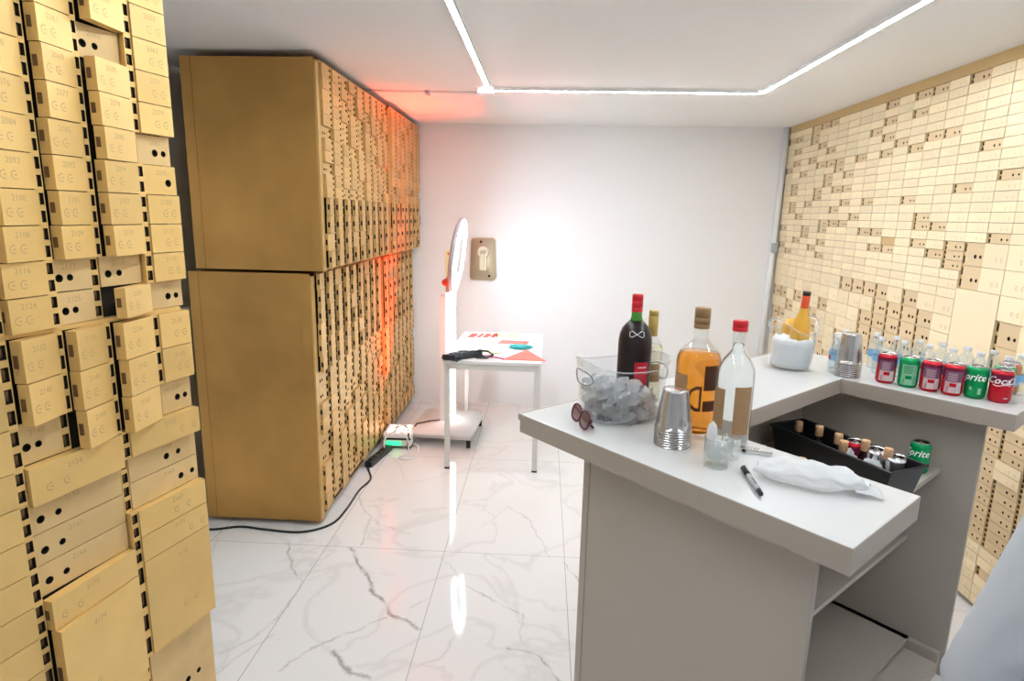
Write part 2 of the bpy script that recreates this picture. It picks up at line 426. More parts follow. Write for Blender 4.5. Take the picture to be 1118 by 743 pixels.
# cable along the ceiling to the tall cabinets
cc = thing('ceiling_cable', 'thin cable clipped along the ceiling from the junction box to the gold cabinets', 'cable', (-.8, 4.0, H))
mb = MB(); mb.tube([(.36, .0, -.008), (.05, -.01, -.008), (-.35, -.045, -.008)], .005, M['white_plastic'], 8); mb.obj('wire', cc)
mb = MB(); mb.tube([(.36, .03, -.006), (.05, .02, -.006), (-.35, -.015, -.006)], .004, M['white_plastic'], 8); mb.obj('wire', cc)
mb = MB(); mb.box((.035, -.03, -.022), (.06, .04, 0), M['grey_plastic'], bev=.004); mb.obj('clip', cc)

# ------------------------------------------------------------------ safe-deposit doors
def keyholes(mb, x, z, y, sp, rr, m):
    """two engraved escutcheons: an open ring with a little key slot"""
    for k, cx in enumerate((x, x + sp)):
        n = 9; a0 = R(60); a1 = R(300)
        vs = []; fs = []
        for i in range(n):
            a = a0 + (a1 - a0) * i / (n - 1)
            for q in (rr, rr * .78): vs.append((cx + q * math.cos(a), y, z + q * math.sin(a)))
        for i in range(n - 1): fs.append((2 * i, 2 * i + 2, 2 * i + 3, 2 * i + 1))
        mb.add(vs, fs, m)
        mb.add([(cx - rr * .1, y, z - rr * .12), (cx + rr * .6, y, z - rr * .12), (cx + rr * .6, y, z + rr * .12), (cx - rr * .1, y, z + rr * .12)], [(0, 1, 2, 3)], m)

def door_mesh(w, h, kind, side, mats, th=.014, strip=.02, number=None, hinge=True, detail=True, hd=.011, cover=False, pock=None):
    """One box door, drawn about its hinge axis. side: where the hinge is, 'L' or 'R' (the door lies on the other side of x=0)."""
    g, bare, frame = mats
    mb = MB(); gap = .0022
    s = 1 if side == 'L' else -1
    W = w - strip
    xa, xb = (0.001, W - gap) if s > 0 else (-W + gap, -.001)
    if cover and kind != 'bare':
        hinge = False; xa = -strip + .0005 if s > 0 else xa
    z0, z1 = gap / 2, h - gap / 2
    kx = (xb - .46 * W) if s > 0 else (xa + .18 * W)
    if W > 3 * h: kx = (xb - .27 * W) if s > 0 else (xa + .12 * W)
    sp = min(.215 * W, .034)
    kz = z0 + .36 * (z1 - z0) if h < .12 else z0 + .3 * h
    rr = min(.16 * h, .012)
    if kind == 'bare':
        hr = min(.125 * h, .0095)
        mb.plate(xa, z0, xb, z1, -.004, bare, [circ(kx, kz + .05 * h, hr, 10), circ(kx + sp * 1.2, kz + .05 * h, hr * .85, 10)], .02, M['hole'], back=.006)
        y = -.0043
    elif kind == 'half':
        mb.plate(xa, z0, xb, z1, -th * .7, g, [circ(kx + sp, kz + .05 * h, min(.13 * h, .01), 10)], .02, M['hole'], back=th * .7 + .002)
        y = -th * .7 - .0003
    elif kind == 'blank':
        mb.plate(xa, z0, xb, z1, -.002, frame, back=.004); y = -.0023
    else:
        mb.plate(xa, z0, xb, z1, -th, g, back=th + .002)
        y = -th - .0003
        if detail: keyholes(mb, kx, kz, y, sp * 1.2, rr * .8, M['engrave'])
    if number:
        sz = min(.27 * h, .018)
        put_text(mb, number, sz, M['engrave'], lambda a, b: ((xa + xb) / 2 + .05 * W * s + a, y, z0 + .68 * (z1 - z0) * (1 if h < .12 else 1.25) + b))
    if hinge: hinge_into(mb, h, side, strip, frame, hd, th * .8 if kind not in ('bare', 'blank') else .0012, pock)
    if pock and pock[0] < .1 and kind == 'plate':
        q = xa - .0004
        mb.add([(q, -th * .85, h * .34), (q, -th * .2, h * .34), (q, -th * .2, h * .64), (q, -th * .85, h * .64)], [(0, 1, 2, 3)], M['void'])
    return mb

def hinge_into(mb, h, side, strip, frame, hd=.011, out=.0012, pock=None):
    s = 1 if side == 'L' else -1
    x0, x1 = (-strip, 0) if s > 0 else (0, strip)
    pk = []
    n = 2 if h < .13 else max(2, int(h / .06))
    mg, fr = pock or (.12, .33)
    for k in range(n):
        c = h * (k + .5) / n; q = h / n * fr
        pk.append(rect(x0 + strip * mg, c - q, x1 - strip * mg, c + q))
    mb.plate(x0, 0, x1, h, -out, frame, pk, hd, M['void'], back=out + .004)
    for k in range(n if not pock else 0):
        c = h * (k + .5) / n; q = h / n * .26
        mb.tube([((x0 + x1) / 2, hd * .55 - out, c - q), ((x0 + x1) / 2, hd * .55 - out, c + q)], strip * .27, M['hinge'], 6)

# ---- near left bank, turned a little towards the camera
A = R(14.09); S0 = 1.5
dvec = Vector((math.sin(A), math.cos(A), 0)); BX = Vector((-.697 * S0, 1.034 * S0, 0))
near = thing('safe_deposit_cabinet', 'nearest gold safe deposit cabinet with numbered doors standing ajar', 'cabinet', BX, PI / 2 - A)
U = lambda t: t * S0
Z = lambda t: 1.7 + t * S0
mb = MB()
mb.box((U(-.405), .012, .0), (U(.068), .22, H - .03), M['gold_dark'])
mb.obj('body', near)
mb = MB()
mb.plate(U(-.405), .03, U(.068), H - .05, .0105, M['void'], back=.002); mb.obj('inside', near)
gm = (M['gold'], M['gold_bare'], M['gold'])
def near_door(c0, c1, z1, z0, kind, side, num, ang=0., th=.024, strip=.02):
    w = U(c1 - c0); h = (z1 - z0) * S0
    hx = U(c1) - strip if side == 'R' else U(c0) + strip
    mb = door_mesh(w, h, kind, side, gm, th=th, number=num, hinge=False, strip=strip)
    if ang and kind != 'bare' and side == 'R':
        # the bolt slot and bolt in the swung-out edge
        xe = -(w - strip) + .0022
        mb.box((xe - .0015, -.012, h * .36), (xe + .001, -.002, h * .66), M['hinge'])
    d = mb.obj('door', near, (hx, 0, Z(z0)), R(ang))
    if strip < .01: return d
    hb = MB(); hinge_into(hb, h, side, .02, M['gold'], .016, th * .8 if kind != 'bare' else .0012)
    k = hb.obj('hinge', d, (0, 0, 0), -R(ang))
    return d
cols = {0: (-.323, -.243), 1: (-.243, -.163), 2: (-.163, -.084), 3: (-.084, -.004)}
zr = lambda i: .3215 - .0501 * i
for i in range(-1, 10):
    n4 = 2055 + 8 * i
    z1, z0 = zr(i), zr(i + 1)
    # far column, hinged on its near edge
    k4 = {4: 'bare', 9: 'bare', 5: 'half'}.get(i, 'plate')
    near_door(-.004, .0785, z1, z0, k4, 'L', str(n4))
    for c in (3, 2, 1, 0):
        num = str(n4 - (4 - c)); kind = 'plate'; ang = 14 + random.uniform(-2, 2)
        if c == 3 and i == 1: kind, ang = 'bare', 0
        if i == 8: kind, ang = ('bare', 0) if c in (2, 3) else ('plate', 4 if c == 1 else 8)
        if i == 9: kind, ang = {3: ('plate', 19), 2: ('bare', 5), 1: ('plate', 6), 0: ('plate', 14)}[c]
        near_door(*cols[c], z1, z0, kind, 'R', num, ang, strip=.003 if c == 3 else .02)
# ledge strip
mb = MB(); mb.box((U(-.405), -.012, Z(-.1865)), (U(.065), .012, Z(-.1795)), M['gold']); mb.obj('ledge', near)
for i in range(3):
    z1 = -.1865 - .0632 * i; z0 = z1 - .0632; n4 = 2135 + 8 * i
    near_door(-.004, .0785, z1, z0, 'bare' if i == 2 else 'plate', 'L', str(n4))
    for c in (3, 2, 1, 0):
        kind, ang = 'plate', 14 + random.uniform(-2, 2)
        if c == 1 and i == 2: kind, ang = 'bare', 0
        if c == 0: kind, ang = 'plate', 0
        near_door(*cols[c], z1, z0, kind, 'R', str(n4 - (4 - c)), ang, strip=.003 if c == 3 else .02)
# wide doors below
zs = [-.376, -.425, -.4755, -.5255, -.576, -.6255, -.813, -1.0]
for i, (n, k) in enumerate(zip((2155, 2159, 2163, 2167, 2171, 2175, 2179), ('plate', 'bare', 'bare', 'plate', 'plate', 'plate', 'bare'))):
    near_door(-.085, .0785, zs[i], zs[i + 1], k, 'L', str(n), -1.2 if k == 'plate' else 0)
zs = [-.376, -.4365, -.4875, -.5375, -.5885, -.6385, -.70, -.86, -1.0]
zs = [-.376, -.437, -.488, -.539, -.590, -.641, -.83, -1.0]
zs[0] = -.3765
for i, (n, k, a) in enumerate(zip((2154, 2158, 2162, 2166, 2170, 2174, 2178), ('plate', 'bare', 'bare', 'bare', 'plate', 'plate', 'plate'), (1.5, 0, 0, 0, 4, 7, 0))):
    near_door(-.245, -.085, zs[i], zs[i + 1], k, 'R', str(n), a, strip=.003)
zs = [-.376, -.4295, -.483, -.5365, -.590, -.6435, -.697, -.83, -1.0]
for i in range(8):
    near_door(-.404, -.245, zs[i], zs[i + 1], 'plate', 'R', str(2153 + 4 * i), 0)
mb = MB(); mb.box((U(-.405), -.004, .02), (U(.075), .012, Z(-1.0)), M['gold_dark']); mb.obj('plinth', near)
mb = MB(); mb.box((U(-.405), -.004, Z(zr(-1)) + .002), (U(.075), .012, H - .04), M['gold_dark']); mb.obj('top_panel', near)

# ---- a bank of doors made from shared door meshes
_dm = {}
def shared(w, h, kind, side, mats, **kw):
    key = (round(w, 4), round(h, 4), kind, side, mats[0].name, tuple(sorted(kw.items())))
    if key not in _dm: _dm[key] = door_mesh(w, h, kind, side, mats, **kw).mesh('door')
    return _dm[key]
def bank(parent, cells, mats, side, th, strip, limit=100, cover=False):
    """cells: (x0, x1, z0, z1, kind, angle) in the cabinet's own frame; the first `limit` become parts, any others one stuff part."""
    rest = []
    for k, (x0, x1, z0, z1, kind, ang, *pk_) in enumerate(cells):
        pock = pk_[0] if pk_ else None
        me = shared(x1 - x0, z1 - z0, kind, side, mats, th=th, strip=strip, cover=cover, **(dict(pock=pock, hd=.03) if pock else {}))
        hx = x0 + strip if side == 'L' else x1 - strip
        if k < limit:
            d = link('door', me, parent, (hx, 0, z0), ang)
            d.rotation_euler = (R(random.uniform(-.35, .35)), 0, ang)
        else: rest.append((me, Matrix.Translation((hx, 0, z0)) @ Matrix.Rotation(ang, 4, 'Z')))
    if rest:
        mb = MB()
        for me, xf in rest:
            ms = list(me.materials)
            for p in me.polygons:
                mb.add([me.vertices[i].co for i in p.vertices], [tuple(range(len(p.vertices)))], ms[p.material_index], p.use_smooth, xf)
        o = mb.obj('further_doors', parent); o['kind'] = 'stuff'

# ---- tall cabinets on the left: lower and upper, each in two units
tm = (M['tall_gold'], M['tall_gold'], M['tall_gold'])
Y0 = 3.036; CP = .1415
def tall(label, y0, ncol, z0, z1, xf, xb, rows, first, prot=0., side_panel=True):
    """front face at x=xf looking to +x; local x runs along +y"""
    t = thing('safe_deposit_cabinet', label, 'cabinet', (xf + prot, y0, z0), PI / 2, 'tall gold safe deposit cabinets on the left')
    L_ = first + ncol * CP + (.012 if not side_panel else 0)
    d = xf + prot - xb
    mb = MB(); mb.box((0, .012, 0), (L_, d, z1 - z0), M['gold_side'])
    if side_panel:   # raised rim along the front edge of the end panel
        mb.box((-.006, .004, 0), (.012, .055, z1 - z0), M['gold_side'])
        mb.box((-.004, d - .05, 0), (.01, d, z1 - z0), M['gold_side'])
    mb.obj('body', t)
    mb = MB(); mb.plate(.012 if side_panel else 0, .01, L_, z1 - z0 - .01, .0105, M['void'], back=.002); mb.obj('inside', t)
    mb = MB(); mb.box((0, -.004, 0), (first, .012, z1 - z0), M['tall_gold']); mb.box((0, -.004, z1 - z0 - .012), (L_, .012, z1 - z0), M['tall_gold']); mb.obj('front_frame', t)
    cells = []
    for zz0, zz1, mode in rows:
        for c in range(ncol):
            x = first + c * CP
            rr = random.random()
            if mode == 'ajar': kind, a = ('plate', R(7.5 + random.uniform(-2, 2))) if rr < .86 else ('plate', 0) 
            else: kind, a = ('plate', R(random.uniform(0, 3))) if rr < .8 else ('bare', 0)
            cells.append((x, x + CP, zz0 - z0, zz1 - z0, kind, a, {'ajar': (.04, .42), 'flush': (.06, .30), 'small': (.20, .20)}[mode]))
    bank(t, cells, tm, 'R', .016, .034)
    return t
def rows(z1, pitch, n, mode): return [(z1 - pitch * (k + 1), z1 - pitch * k, mode) for k in range(n)]
lo = rows(1.383, .0872, 6, 'ajar') + rows(.860, .0872, 9, 'flush')
hi = rows(2.395, .0575, 11, 'small') + rows(1.7625, .0877, 4, 'ajar')
tall('tall gold cabinet on the floor with brown end panel, under the jutting upper one', Y0, 9, .03, 1.385, -1.175, -1.808, lo, .042)
tall('tall gold cabinet standing on the floor, far half behind the floor uplight', Y0 + .042 + 9 * CP + .004, 7, .03, 1.385, -1.175, -1.808, lo, .006, .016, False)
tall('upper gold cabinet jutting over the lower one, near half with brown end panel', Y0, 9, 1.40, 2.407, -1.108, -1.762, hi, .042)
tall('upper gold cabinet glowing orange above the floor uplight, far half against the back wall', Y0 + .042 + 9 * CP + .004, 7, 1.40, 2.407, -1.108, -1.762, hi, .006, .016, False)

# ---- right wall of doors
rm = (M['right_gold'], M['right_bare'], M['right_frame'])
BARE = {(-2,10),(-2,16),(-1,7),(0,0),(0,11),(0,17),(0,18),(0,19),(1,5),(1,15),(1,18),(2,0),(2,5),(2,14),(2,15),(2,17),(3,0),(3,2),(3,6),(3,12),(4,5),(4,18),(5,0),(5,2),(5,4),(5,6),(5,16),(5,18),(6,3),(6,12),(6,16),(7,6),(7,14),(8,8),(8,10),(8,12),(8,15),(9,6),(9,7),(9,10),(9,13),(9,15),(10,0),(10,4),(10,6),(10,8),(10,9),(10,15),(10,16),(10,18),(10,20),(11,0),(11,3),(11,6),(11,10),(11,11),(11,19),(12,0),(12,1),(12,2),(12,5),(12,12),(12,16),(12,17),(13,7),(13,14),(13,18),(14,1),(14,3),(14,5),(14,9),(14,10),(14,12),(14,13),(14,20),(15,1),(15,6),(15,16),(15,19)}
BARE_LOW = {(1,1),(1,2),(2,0),(2,1),(2,2),(3,1),(3,2),(4,0),(4,1),(4,2),(4,3),(5,0),(5,2),(5,3),(6,0),(7,0),(1,3),(2,3),(15,2),(14,2),(3,3),(13,3),(12,2),(9,2),(10,3)}
XF = 1.985; P = .145; ZT = 2.387; RP = .0453
def right_unit(label, ya, yb, z0, z1, cells):
    """front looks to -x; local x runs towards -y from ya (far edge) down to yb"""
    t = thing('safe_deposit_cabinet', label, 'cabinet', (XF, ya, z0), -PI / 2, 'gold safe deposit cabinets on the right wall')
    mb = MB(); mb.box((0, .004, 0), (ya - yb, XR - XF - .001, z1 - z0), M['right_frame']); mb.obj('body', t)
    mb = MB(); mb.plate(.004, .004, ya - yb - .004, z1 - z0 - .004, .0035, M['hinge'], back=.001); mb.obj('inside', t)
    out = []
    for (c0, c1, a, b, kind, ang) in cells:     # columns counted from y=3.03 towards the back wall
        xa = ya - (3.03 + c1 * P); xb = ya - (3.03 + c0 * P)
        out.append((xa, xb, a - z0, b - z0, kind, ang))
    bank(t, out, rm, 'L', .010, .017, cover=True)
def tilt(): return R(random.uniform(-.6, .25))
for k, lab in ((0, 'cabinet of small gold doors on right wall, brightest, just beyond the wide double doors'), (1, 'cabinet of small gold doors on right wall with one tan blank'), (2, 'cabinet of small gold doors on right wall, second from the back wall'), (3, 'cabinet of small gold doors on right wall, farthest, against the white pipe')):
    ya = 3.03 + .58 * (k + 1); yb = ya - .58
    cells = []
    for rw in range(23):
        for c in range(4 * k, 4 * k + 4):
            kind = 'bare' if (c, rw) in BARE else 'plate'
            if (c, rw) == (4, 17): kind = 'blank'
            cells.append((c, c + 1, ZT - RP * (rw + 1), ZT - RP * rw, kind, tilt()))
    right_unit('upper ' + lab, ya, yb, 1.345, ZT, cells)
    cells = []
    for rw in range(15):
        for c in range(4 * k, 4 * k + 4):
            z1_ = 1.345 - .0875 * rw
            kind = 'bare' if (c, rw) in BARE_LOW or (rw > 3 and random.random() < .5) else 'plate'
            cells.append((c, c + 1, z1_ - .0875, z1_, kind, tilt()))
    right_unit('lower ' + lab.replace('small', 'taller').replace(', brightest', '').replace(' with one tan blank', ', behind the drink cans'), ya, yb, .02, 1.345, cells)
cells = []
for rw in range(17):
    for c in range(-5, 0):
        cells.append((c, c + 1, ZT - RP * (rw + 1), ZT - RP * rw, 'bare' if (c, rw) in BARE else 'plate', tilt()))
for rw in range(2):
    z1_ = 1.6169 - .108 * rw
    for c in range(-5, 0):
        cells.append((c, c + 1, z1_ - .108, z1_, 'bare' if c == -1 else 'plate', tilt()))
right_unit('upper nearest cabinet on right wall with two rows of taller doors along its bottom', 3.03, 3.03 - 5 * P, 1.4009, ZT, cells)
cells = [(-2, 0, .96, 1.4009, 'plate', R(-.5))]
for rw in range(4):
    z1_ = 1.4009 - .1102 * rw
    for c in range(-5, -2):
        cells.append((c, c + 1, z1_ - .1102, z1_, 'bare' if rw in (1, 2) and c == -3 else 'plate', tilt()))
for c in range(-5, 0): cells.append((c, c + 1, .8475, .96, 'plate' if c < -3 else 'bare', 0))
for rw in range(12):
    for c in range(-5, 0):
        z1_ = .8475 - .0456 * rw
        cells.append((c, c + 1, z1_ - .0456, z1_, 'plate' if (c == -4 and rw in (3, 4)) else 'bare', 0))
for rw in range(6):
    for c in range(-5, 0):
        z1_ = .3003 - .0455 * rw
        cells.append((c, c + 1, z1_ - .0455, z1_, 'bare' if (c, rw) == (-4, 2) else 'plate', tilt()))
right_unit('lower nearest cabinet on right wall with one big blank door and rows of two-hole doors', 3.03, 3.03 - 5 * P, .027, 1.4009, cells)

# ------------------------------------------------------------------ bar
BA = Vector((-.058, 1.800, 0)); BR = math.atan2(-.742, .671)
ub = Vector((math.cos(BR), math.sin(BR), 0)); vb = Vector((-math.sin(BR), math.cos(BR), 0))
def bar_pt(a, b, z=1.1): p = BA + ub * a + vb * b; return Vector((p.x, p.y, z))
bar = thing('bar_counter', 'white and grey U-shaped bar counter standing on the marble floor', 'bar', BA, BR)
mb = MB()
out = [(0, 0), (.974, 0), (.970, .363), (.408, .375), (.400, 1.298), (.945, 1.298), (.945, 1.662), (0, 1.662)]
bm = bmesh.new()
vs = [bm.verts.new((x, y, 1.042)) for x, y in out]
fc = bm.faces.new(vs); ex = bmesh.ops.extrude_face_region(bm, geom=[fc])
bmesh.ops.translate(bm, verts=[v for v in ex['geom'] if isinstance(v, bmesh.types.BMVert)], vec=(0, 0, .058))
bmesh.ops.recalc_face_normals(bm, faces=bm.faces)
ed = [e for e in bm.edges if all(v.co.z > 1.09 for v in e.verts)]
bmesh.ops.bevel(bm, geom=ed, offset=.004, segments=2, affect='EDGES', profile=.6)
bm.verts.index_update()
VV = [v.co.copy() for v in bm.verts]
for fce in bm.faces:
    top = fce.normal.z > .5
    mb.add([v.co.copy() for v in fce.verts], [tuple(range(len(fce.verts)))], M['bar_top'] if top else M['bar_edge'])
bm.free()
mb.obj('counter_top', bar)
mb = MB(); mb.box((-.012, .001, 1.078), (0.0, 1.66, 1.0985), M['bar_edge'], bev=.003); mb.obj('edge_lip', bar)
mb = MB(); mb.box((.187, .108, .0), (.208, 1.43, 1.042), M['bar']); mb.obj('side_panel', bar)
mb = MB(); mb.box((.2095, .1, .0), (.873, .118, 1.042), M['bar']); mb.obj('front_panel', bar)
mb = MB(); mb.box((.185, .098, .0), (.2085, .1075, 1.0415), M['bar']); mb.obj('corner_post', bar)
mb = MB(); mb.box((.2085, 1.426, .0), (.847, 1.446, 1.042), M['bar']); mb.obj('back_panel', bar)
for nm, ue, zz, th in (('shelf', .736, .81, .018), ('shelf', .667, .515, .018), ('shelf', .727, .10, .018), ('base_board', .833, .06, .055)):
    mb = MB(); mb.box((.2085, .1185, zz - th), (ue, 1.4255, zz), M['bar']); mb.obj(nm, bar)
mb = MB(); mb.box((.20, 1.400, .0605), (.833, 1.4255, .10), M['bar']); mb.obj('shelf_cleat', bar)

# ------------------------------------------------------------------ drinks and glassware
def bottle_profile(h, r, rn, neck_z, sh_z, base_r=.006):
    return [(0.001, .004), (r - base_r, 0), (r, base_r), (r, sh_z), (r * .97, sh_z + (neck_z - sh_z) * .2), (r * .82, sh_z + (neck_z - sh_z) * .5), (r * .55, sh_z + (neck_z - sh_z) * .78), (rn * 1.15, neck_z - .004), (rn, neck_z + .006), (rn, h)]
def wrap_label(mb, r, a0, a1, z0, z1, m, n=10):
    vs = []; 
    for i in range(n + 1):
        a = a0 + (a1 - a0) * i / n
        vs += [(r * math.cos(a), r * math.sin(a), z0), (r * math.cos(a), r * math.sin(a), z1)]
    mb.add(vs, [(2 * i, 2 * i + 2, 2 * i + 3, 2 * i + 1) for i in range(n)], m, True)
def facing(p):  # angle from a point towards the camera
    return math.atan2(-p.y, -p.x)
def wrap_fn(r, a, zc):
    # x to the right as seen from outside -> increasing angle
    return lambda x, y: (r * math.cos(a + x / r), r * math.sin(a + x / r), zc + y)

# clear oval tub with ice
TC = Vector((.247, 1.812, 1.1)); TA = math.atan2(.42, .9)
tub = thing('ice_tub', 'clear oval plastic tub of ice cubes on the bar holding the red wine', 'ice bucket', TC, TA)
def tub_shell(off):
    nphi, nz = 72, 22; vs = []; grid = {}
    for i in range(nphi):
        a = 2 * PI * i / nphi; ca, sa = math.cos(a), math.sin(a)
        rim = .158 + .026 * abs(ca) ** 2.5 + .006
        for j in range(nz):
            t = j / (nz - 1); z = .006 + (rim - .006) * t
            k = z / .19
            ax, ay = .124 + .020 * k - off, .094 + .012 * k - off
            if t < .12: q = 1 - .12 * (1 - t / .12) ** 2; ax *= q; ay *= q
            e = .82
            vs.append((ax * abs(ca) ** e * (1 if ca > 0 else -1), ay * abs(sa) ** e * (1 if sa > 0 else -1), z))
    return vs, nphi, nz
vo, nphi, nz = tub_shell(0); vi, _, _ = tub_shell(.0035)
mb = MB(); no = len(vo); fs = []
def hole_at(i, j):
    a = 2 * PI * (i + .5) / nphi
    for c in (0, PI):
        da = (a - c + PI) % (2 * PI) - PI
        z = vo[i * nz + j][2]
        if (da / .42) ** 2 + ((z - .135) / .022) ** 2 < 1: return True
    return False
cell = {(i, j): not hole_at(i, j) for i in range(nphi) for j in range(nz - 1)}
for (i, j), ok in cell.items():
    if not ok: continue
    i2 = (i + 1) % nphi; a, b, c, d = i * nz + j, i2 * nz + j, i2 * nz + j + 1, i * nz + j + 1
    fs.append((a, b, c, d)); fs.append((no + a, no + d, no + c, no + b))
    if j == nz - 2: fs.append((d, c, no + c, no + d))
    elif not cell[(i, j + 1)]: fs.append((d, c, no + c, no + d))
    if j > 0 and not cell[(i, j - 1)]: fs.append((b, a, no + a, no + b))
    if not cell[(i2, j)]: fs.append((c, b, no + b, no + c))
    if not cell[((i - 1) % nphi, j)]: fs.append((a, d, no + d, no + a))
fs.append([i * nz for i in range(nphi)][::-1]); fs.append([no + i * nz for i in range(nphi)])
mb.add(vo + vi, fs, M['thin'], True); mb.obj('wall', tub)
mb = MB(); rimv = [Vector(vo[i * nz + nz - 1]) for i in range(nphi)]; mb.tube(rimv + [rimv[0]], .0020, M['rimp'], 6); mb.obj('rim', tub)
mb = MB(); b0 = [Vector(vo[i * nz + 1]) for i in range(nphi)]; mb.tube(b0 + [b0[0]], .0022, M['rimp'], 6); mb.obj('base_edge', tub)

for c_ in (0, PI):      # thickened edge of each hand hole
    mb = MB(); pts = []
    for k in range(25):
        t_ = 2 * PI * k / 24; a_ = c_ + .43 * math.cos(t_); z_ = .135 + .0225 * math.sin(t_); k_ = z_ / .19
        ca, sa = math.cos(a_), math.sin(a_); e = .82
        pts.append(((.124 + .020 * k_) * abs(ca) ** e * (1 if ca > 0 else -1), (.094 + .012 * k_) * abs(sa) ** e * (1 if sa > 0 else -1), z_))
    mb.tube(pts, .0024, M['hole_rim'], 6); mb.obj('hand_hole_edge', tub)
def ice_mesh(seed):
    rnd = random.Random(seed)
    bm = bmesh.new(); bmesh.ops.create_cube(bm, size=.035)
    bmesh.ops.subdivide_edges(bm, edges=list(bm.edges), cuts=1, use_grid_fill=True)
    for v in bm.verts: v.co += Vector([rnd.uniform(-.0055, .0055) for _ in range(3)]); v.co *= rnd.uniform(.92, 1.06)
    bmesh.ops.bevel(bm, geom=list(bm.edges), offset=.0016, segments=1, affect='EDGES')
    mb = MB(); mb.bm(bm, M['ice'], False); return mb.mesh('ice_cube')
ICE = [ice_mesh(i) for i in range(6)]
rnd = random.Random(4)
RED_P = Vector((.290, 1.875, 1.108))
n_ice = 0; placed = []
for layer, zc in enumerate((.022, .050, .077, .100)):
    tries = 0
    while tries < 400:
        tries += 1
        a = rnd.uniform(0, 2 * PI); q = math.sqrt(rnd.uniform(0, 1))
        k = zc / .19; x = (.122 + .02 * k - .024) * q * math.cos(a); y = (.092 + .012 * k - .024) * q * math.sin(a)
        wp = TC + Vector((x * math.cos(TA) - y * math.sin(TA), x * math.sin(TA) + y * math.cos(TA), zc + rnd.uniform(-.004, .004)))
        if (Vector((wp.x, wp.y)) - Vector((RED_P.x, RED_P.y))).length < .073: continue
        if layer == 3 and x > .045: continue
        if any((wp - p).length < .0295 for p in placed): continue
        placed.append(wp); n_ice += 1
        o = link('ice_cube', ICE[n_ice % 6], None, wp)
        o.rotation_euler = [rnd.uniform(0, PI) for _ in range(3)]
        tag(o, 'cloudy ice cube heaped in the clear oval tub', 'ice cube', 'ice cubes in the oval tub')

def capsule(mb_r, h0, h1, m, ribs=()):
    mb = MB(); pr = [(mb_r, h0), (mb_r * 1.01, h0 + .002)]
    for q in ribs: pr += [(mb_r * 1.01, q - .001), (mb_r * .95, q), (mb_r * 1.01, q + .001)]
    pr += [(mb_r, h1 - .002), (mb_r * .9, h1)]
    mb.lathe(pr, m, 24); return mb

# red wine magnum in the tub
b = thing('wine_bottle', 'dark red wine bottle with red capsule and painted bow-tie reflection standing in the ice tub', 'bottle', RED_P)
fa = facing(RED_P)
mb = MB(); rb = .0515
mb.lathe([(rb * .9, 0), (rb, .008), (rb, .205), (rb * .985, .222), (rb * .93, .241), (rb * .80, .258), (rb * .60, .271), (rb * .40, .281)], M['wine_dark'], 36); mb.obj('body', b)
mb = MB(); mb.lathe([(rb * .40, .281), (.0185, .286), (.0165, .296), (.0160, .32)], M['green_glass'], 28); mb.obj('neck', b)
capsule(.0168, .308, .362, M['red_cap'], (.322, .343)).obj('capsule', b)
mb = MB()
wrap_label(mb, rb + .0006, fa + .05, fa + .95, .075, .160, M['label_red'])
strokes(mb, (.004, .002, .006, .002, .005, .002, .007), .004, M['white_ink_and_glint'], wrap_fn(rb + .001, fa + .5, .142)); mb.obj('label', b)
mb = MB()   # LED strip reflection on the shoulder, drawn as a white bow-tie outline
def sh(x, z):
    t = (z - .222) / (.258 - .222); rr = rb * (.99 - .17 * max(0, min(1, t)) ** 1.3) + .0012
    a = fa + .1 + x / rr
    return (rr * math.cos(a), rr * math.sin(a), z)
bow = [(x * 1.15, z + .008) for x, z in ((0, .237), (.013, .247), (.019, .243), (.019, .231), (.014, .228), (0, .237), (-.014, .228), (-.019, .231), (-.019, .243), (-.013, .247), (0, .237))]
mb.tube([sh(*p) for p in bow], .0011, M['white_ink_and_glint'], 6); mb.obj('painted_reflection', b)

# pale wine behind the tub
WP = Vector((.362, 1.985, 1.1))
b = thing('wine_bottle', 'slim clear bottle of pale wine with gold capsule behind the ice tub', 'bottle', WP); fw = facing(WP)
mb = MB(); mb.lathe(bottle_profile(.29, .0365, .0145, .225, .175), M['tglass'], 32); mb.obj('glass', b)
mb = MB(); mb.lathe([(.001, .006), (.0335, .006), (.0345, .012), (.0345, .172), (.033, .19), (.001, .19)], M['pale_wine'], 32); mb.obj('wine', b)
capsule(.0158, .222, .305, M['gold_cap'], (.288,)).obj('capsule', b)
mb = MB(); wrap_label(mb, .0372, fw - .9, fw + .9, .075, .135, M['label_brown']); wrap_label(mb, .0372, fw - .75, fw - .1, .14, .175, M['label_brown']); mb.obj('label', b)

# amber spirit
AP = Vector((.447, 1.712, 1.1)); fa2 = facing(AP)
b = thing('spirit_bottle', 'big amber spirit bottle with bronze cap standing beside the ice tub', 'bottle', AP)
def wide_prof(h, r, rn, nz_, shz): return [(.001, .003), (r * .93, 0), (r, .008), (r, shz), (r * .985, shz + .012), (r * .92, shz + .026), (r * .74, shz + .041), (r * .47, shz + .054), (rn * 1.1, nz_), (rn, nz_ + .008), (rn, h)]
mb = MB(); mb.lathe(wide_prof(.312, .0625, .0195, .268, .205), M['tglass'], 40); mb.obj('glass', b)
mb = MB(); mb.lathe([(.001, .006), (.054, .006), (.0602, .014), (.0602, .205), (.0585, .218), (.053, .231), (.001, .231)], M['amber'], 40); mb.obj('liquid', b)
capsule(.0215, .300, .358, M['bronze_cap'], (.312, .330)).obj('cap', b)
mb = MB()
wrap_label(mb, .0631, fa2 - 1.25, fa2 - .42, .085, .175, M['label_brown'])
wrap_label(mb, .0631, fa2 + .30, fa2 + 1.1, .135, .205, M['label_dark']); wrap_label(mb, .0631, fa2 + .30, fa2 + .95, .075, .105, M['label_dark'])
put_text(mb, 'D', .105, M['label_dark'], lambda x, y: wrap_fn(.0632, fa2 - .05, .075)(-x * .55, y), 0, .004)
mb.obj('label', b)

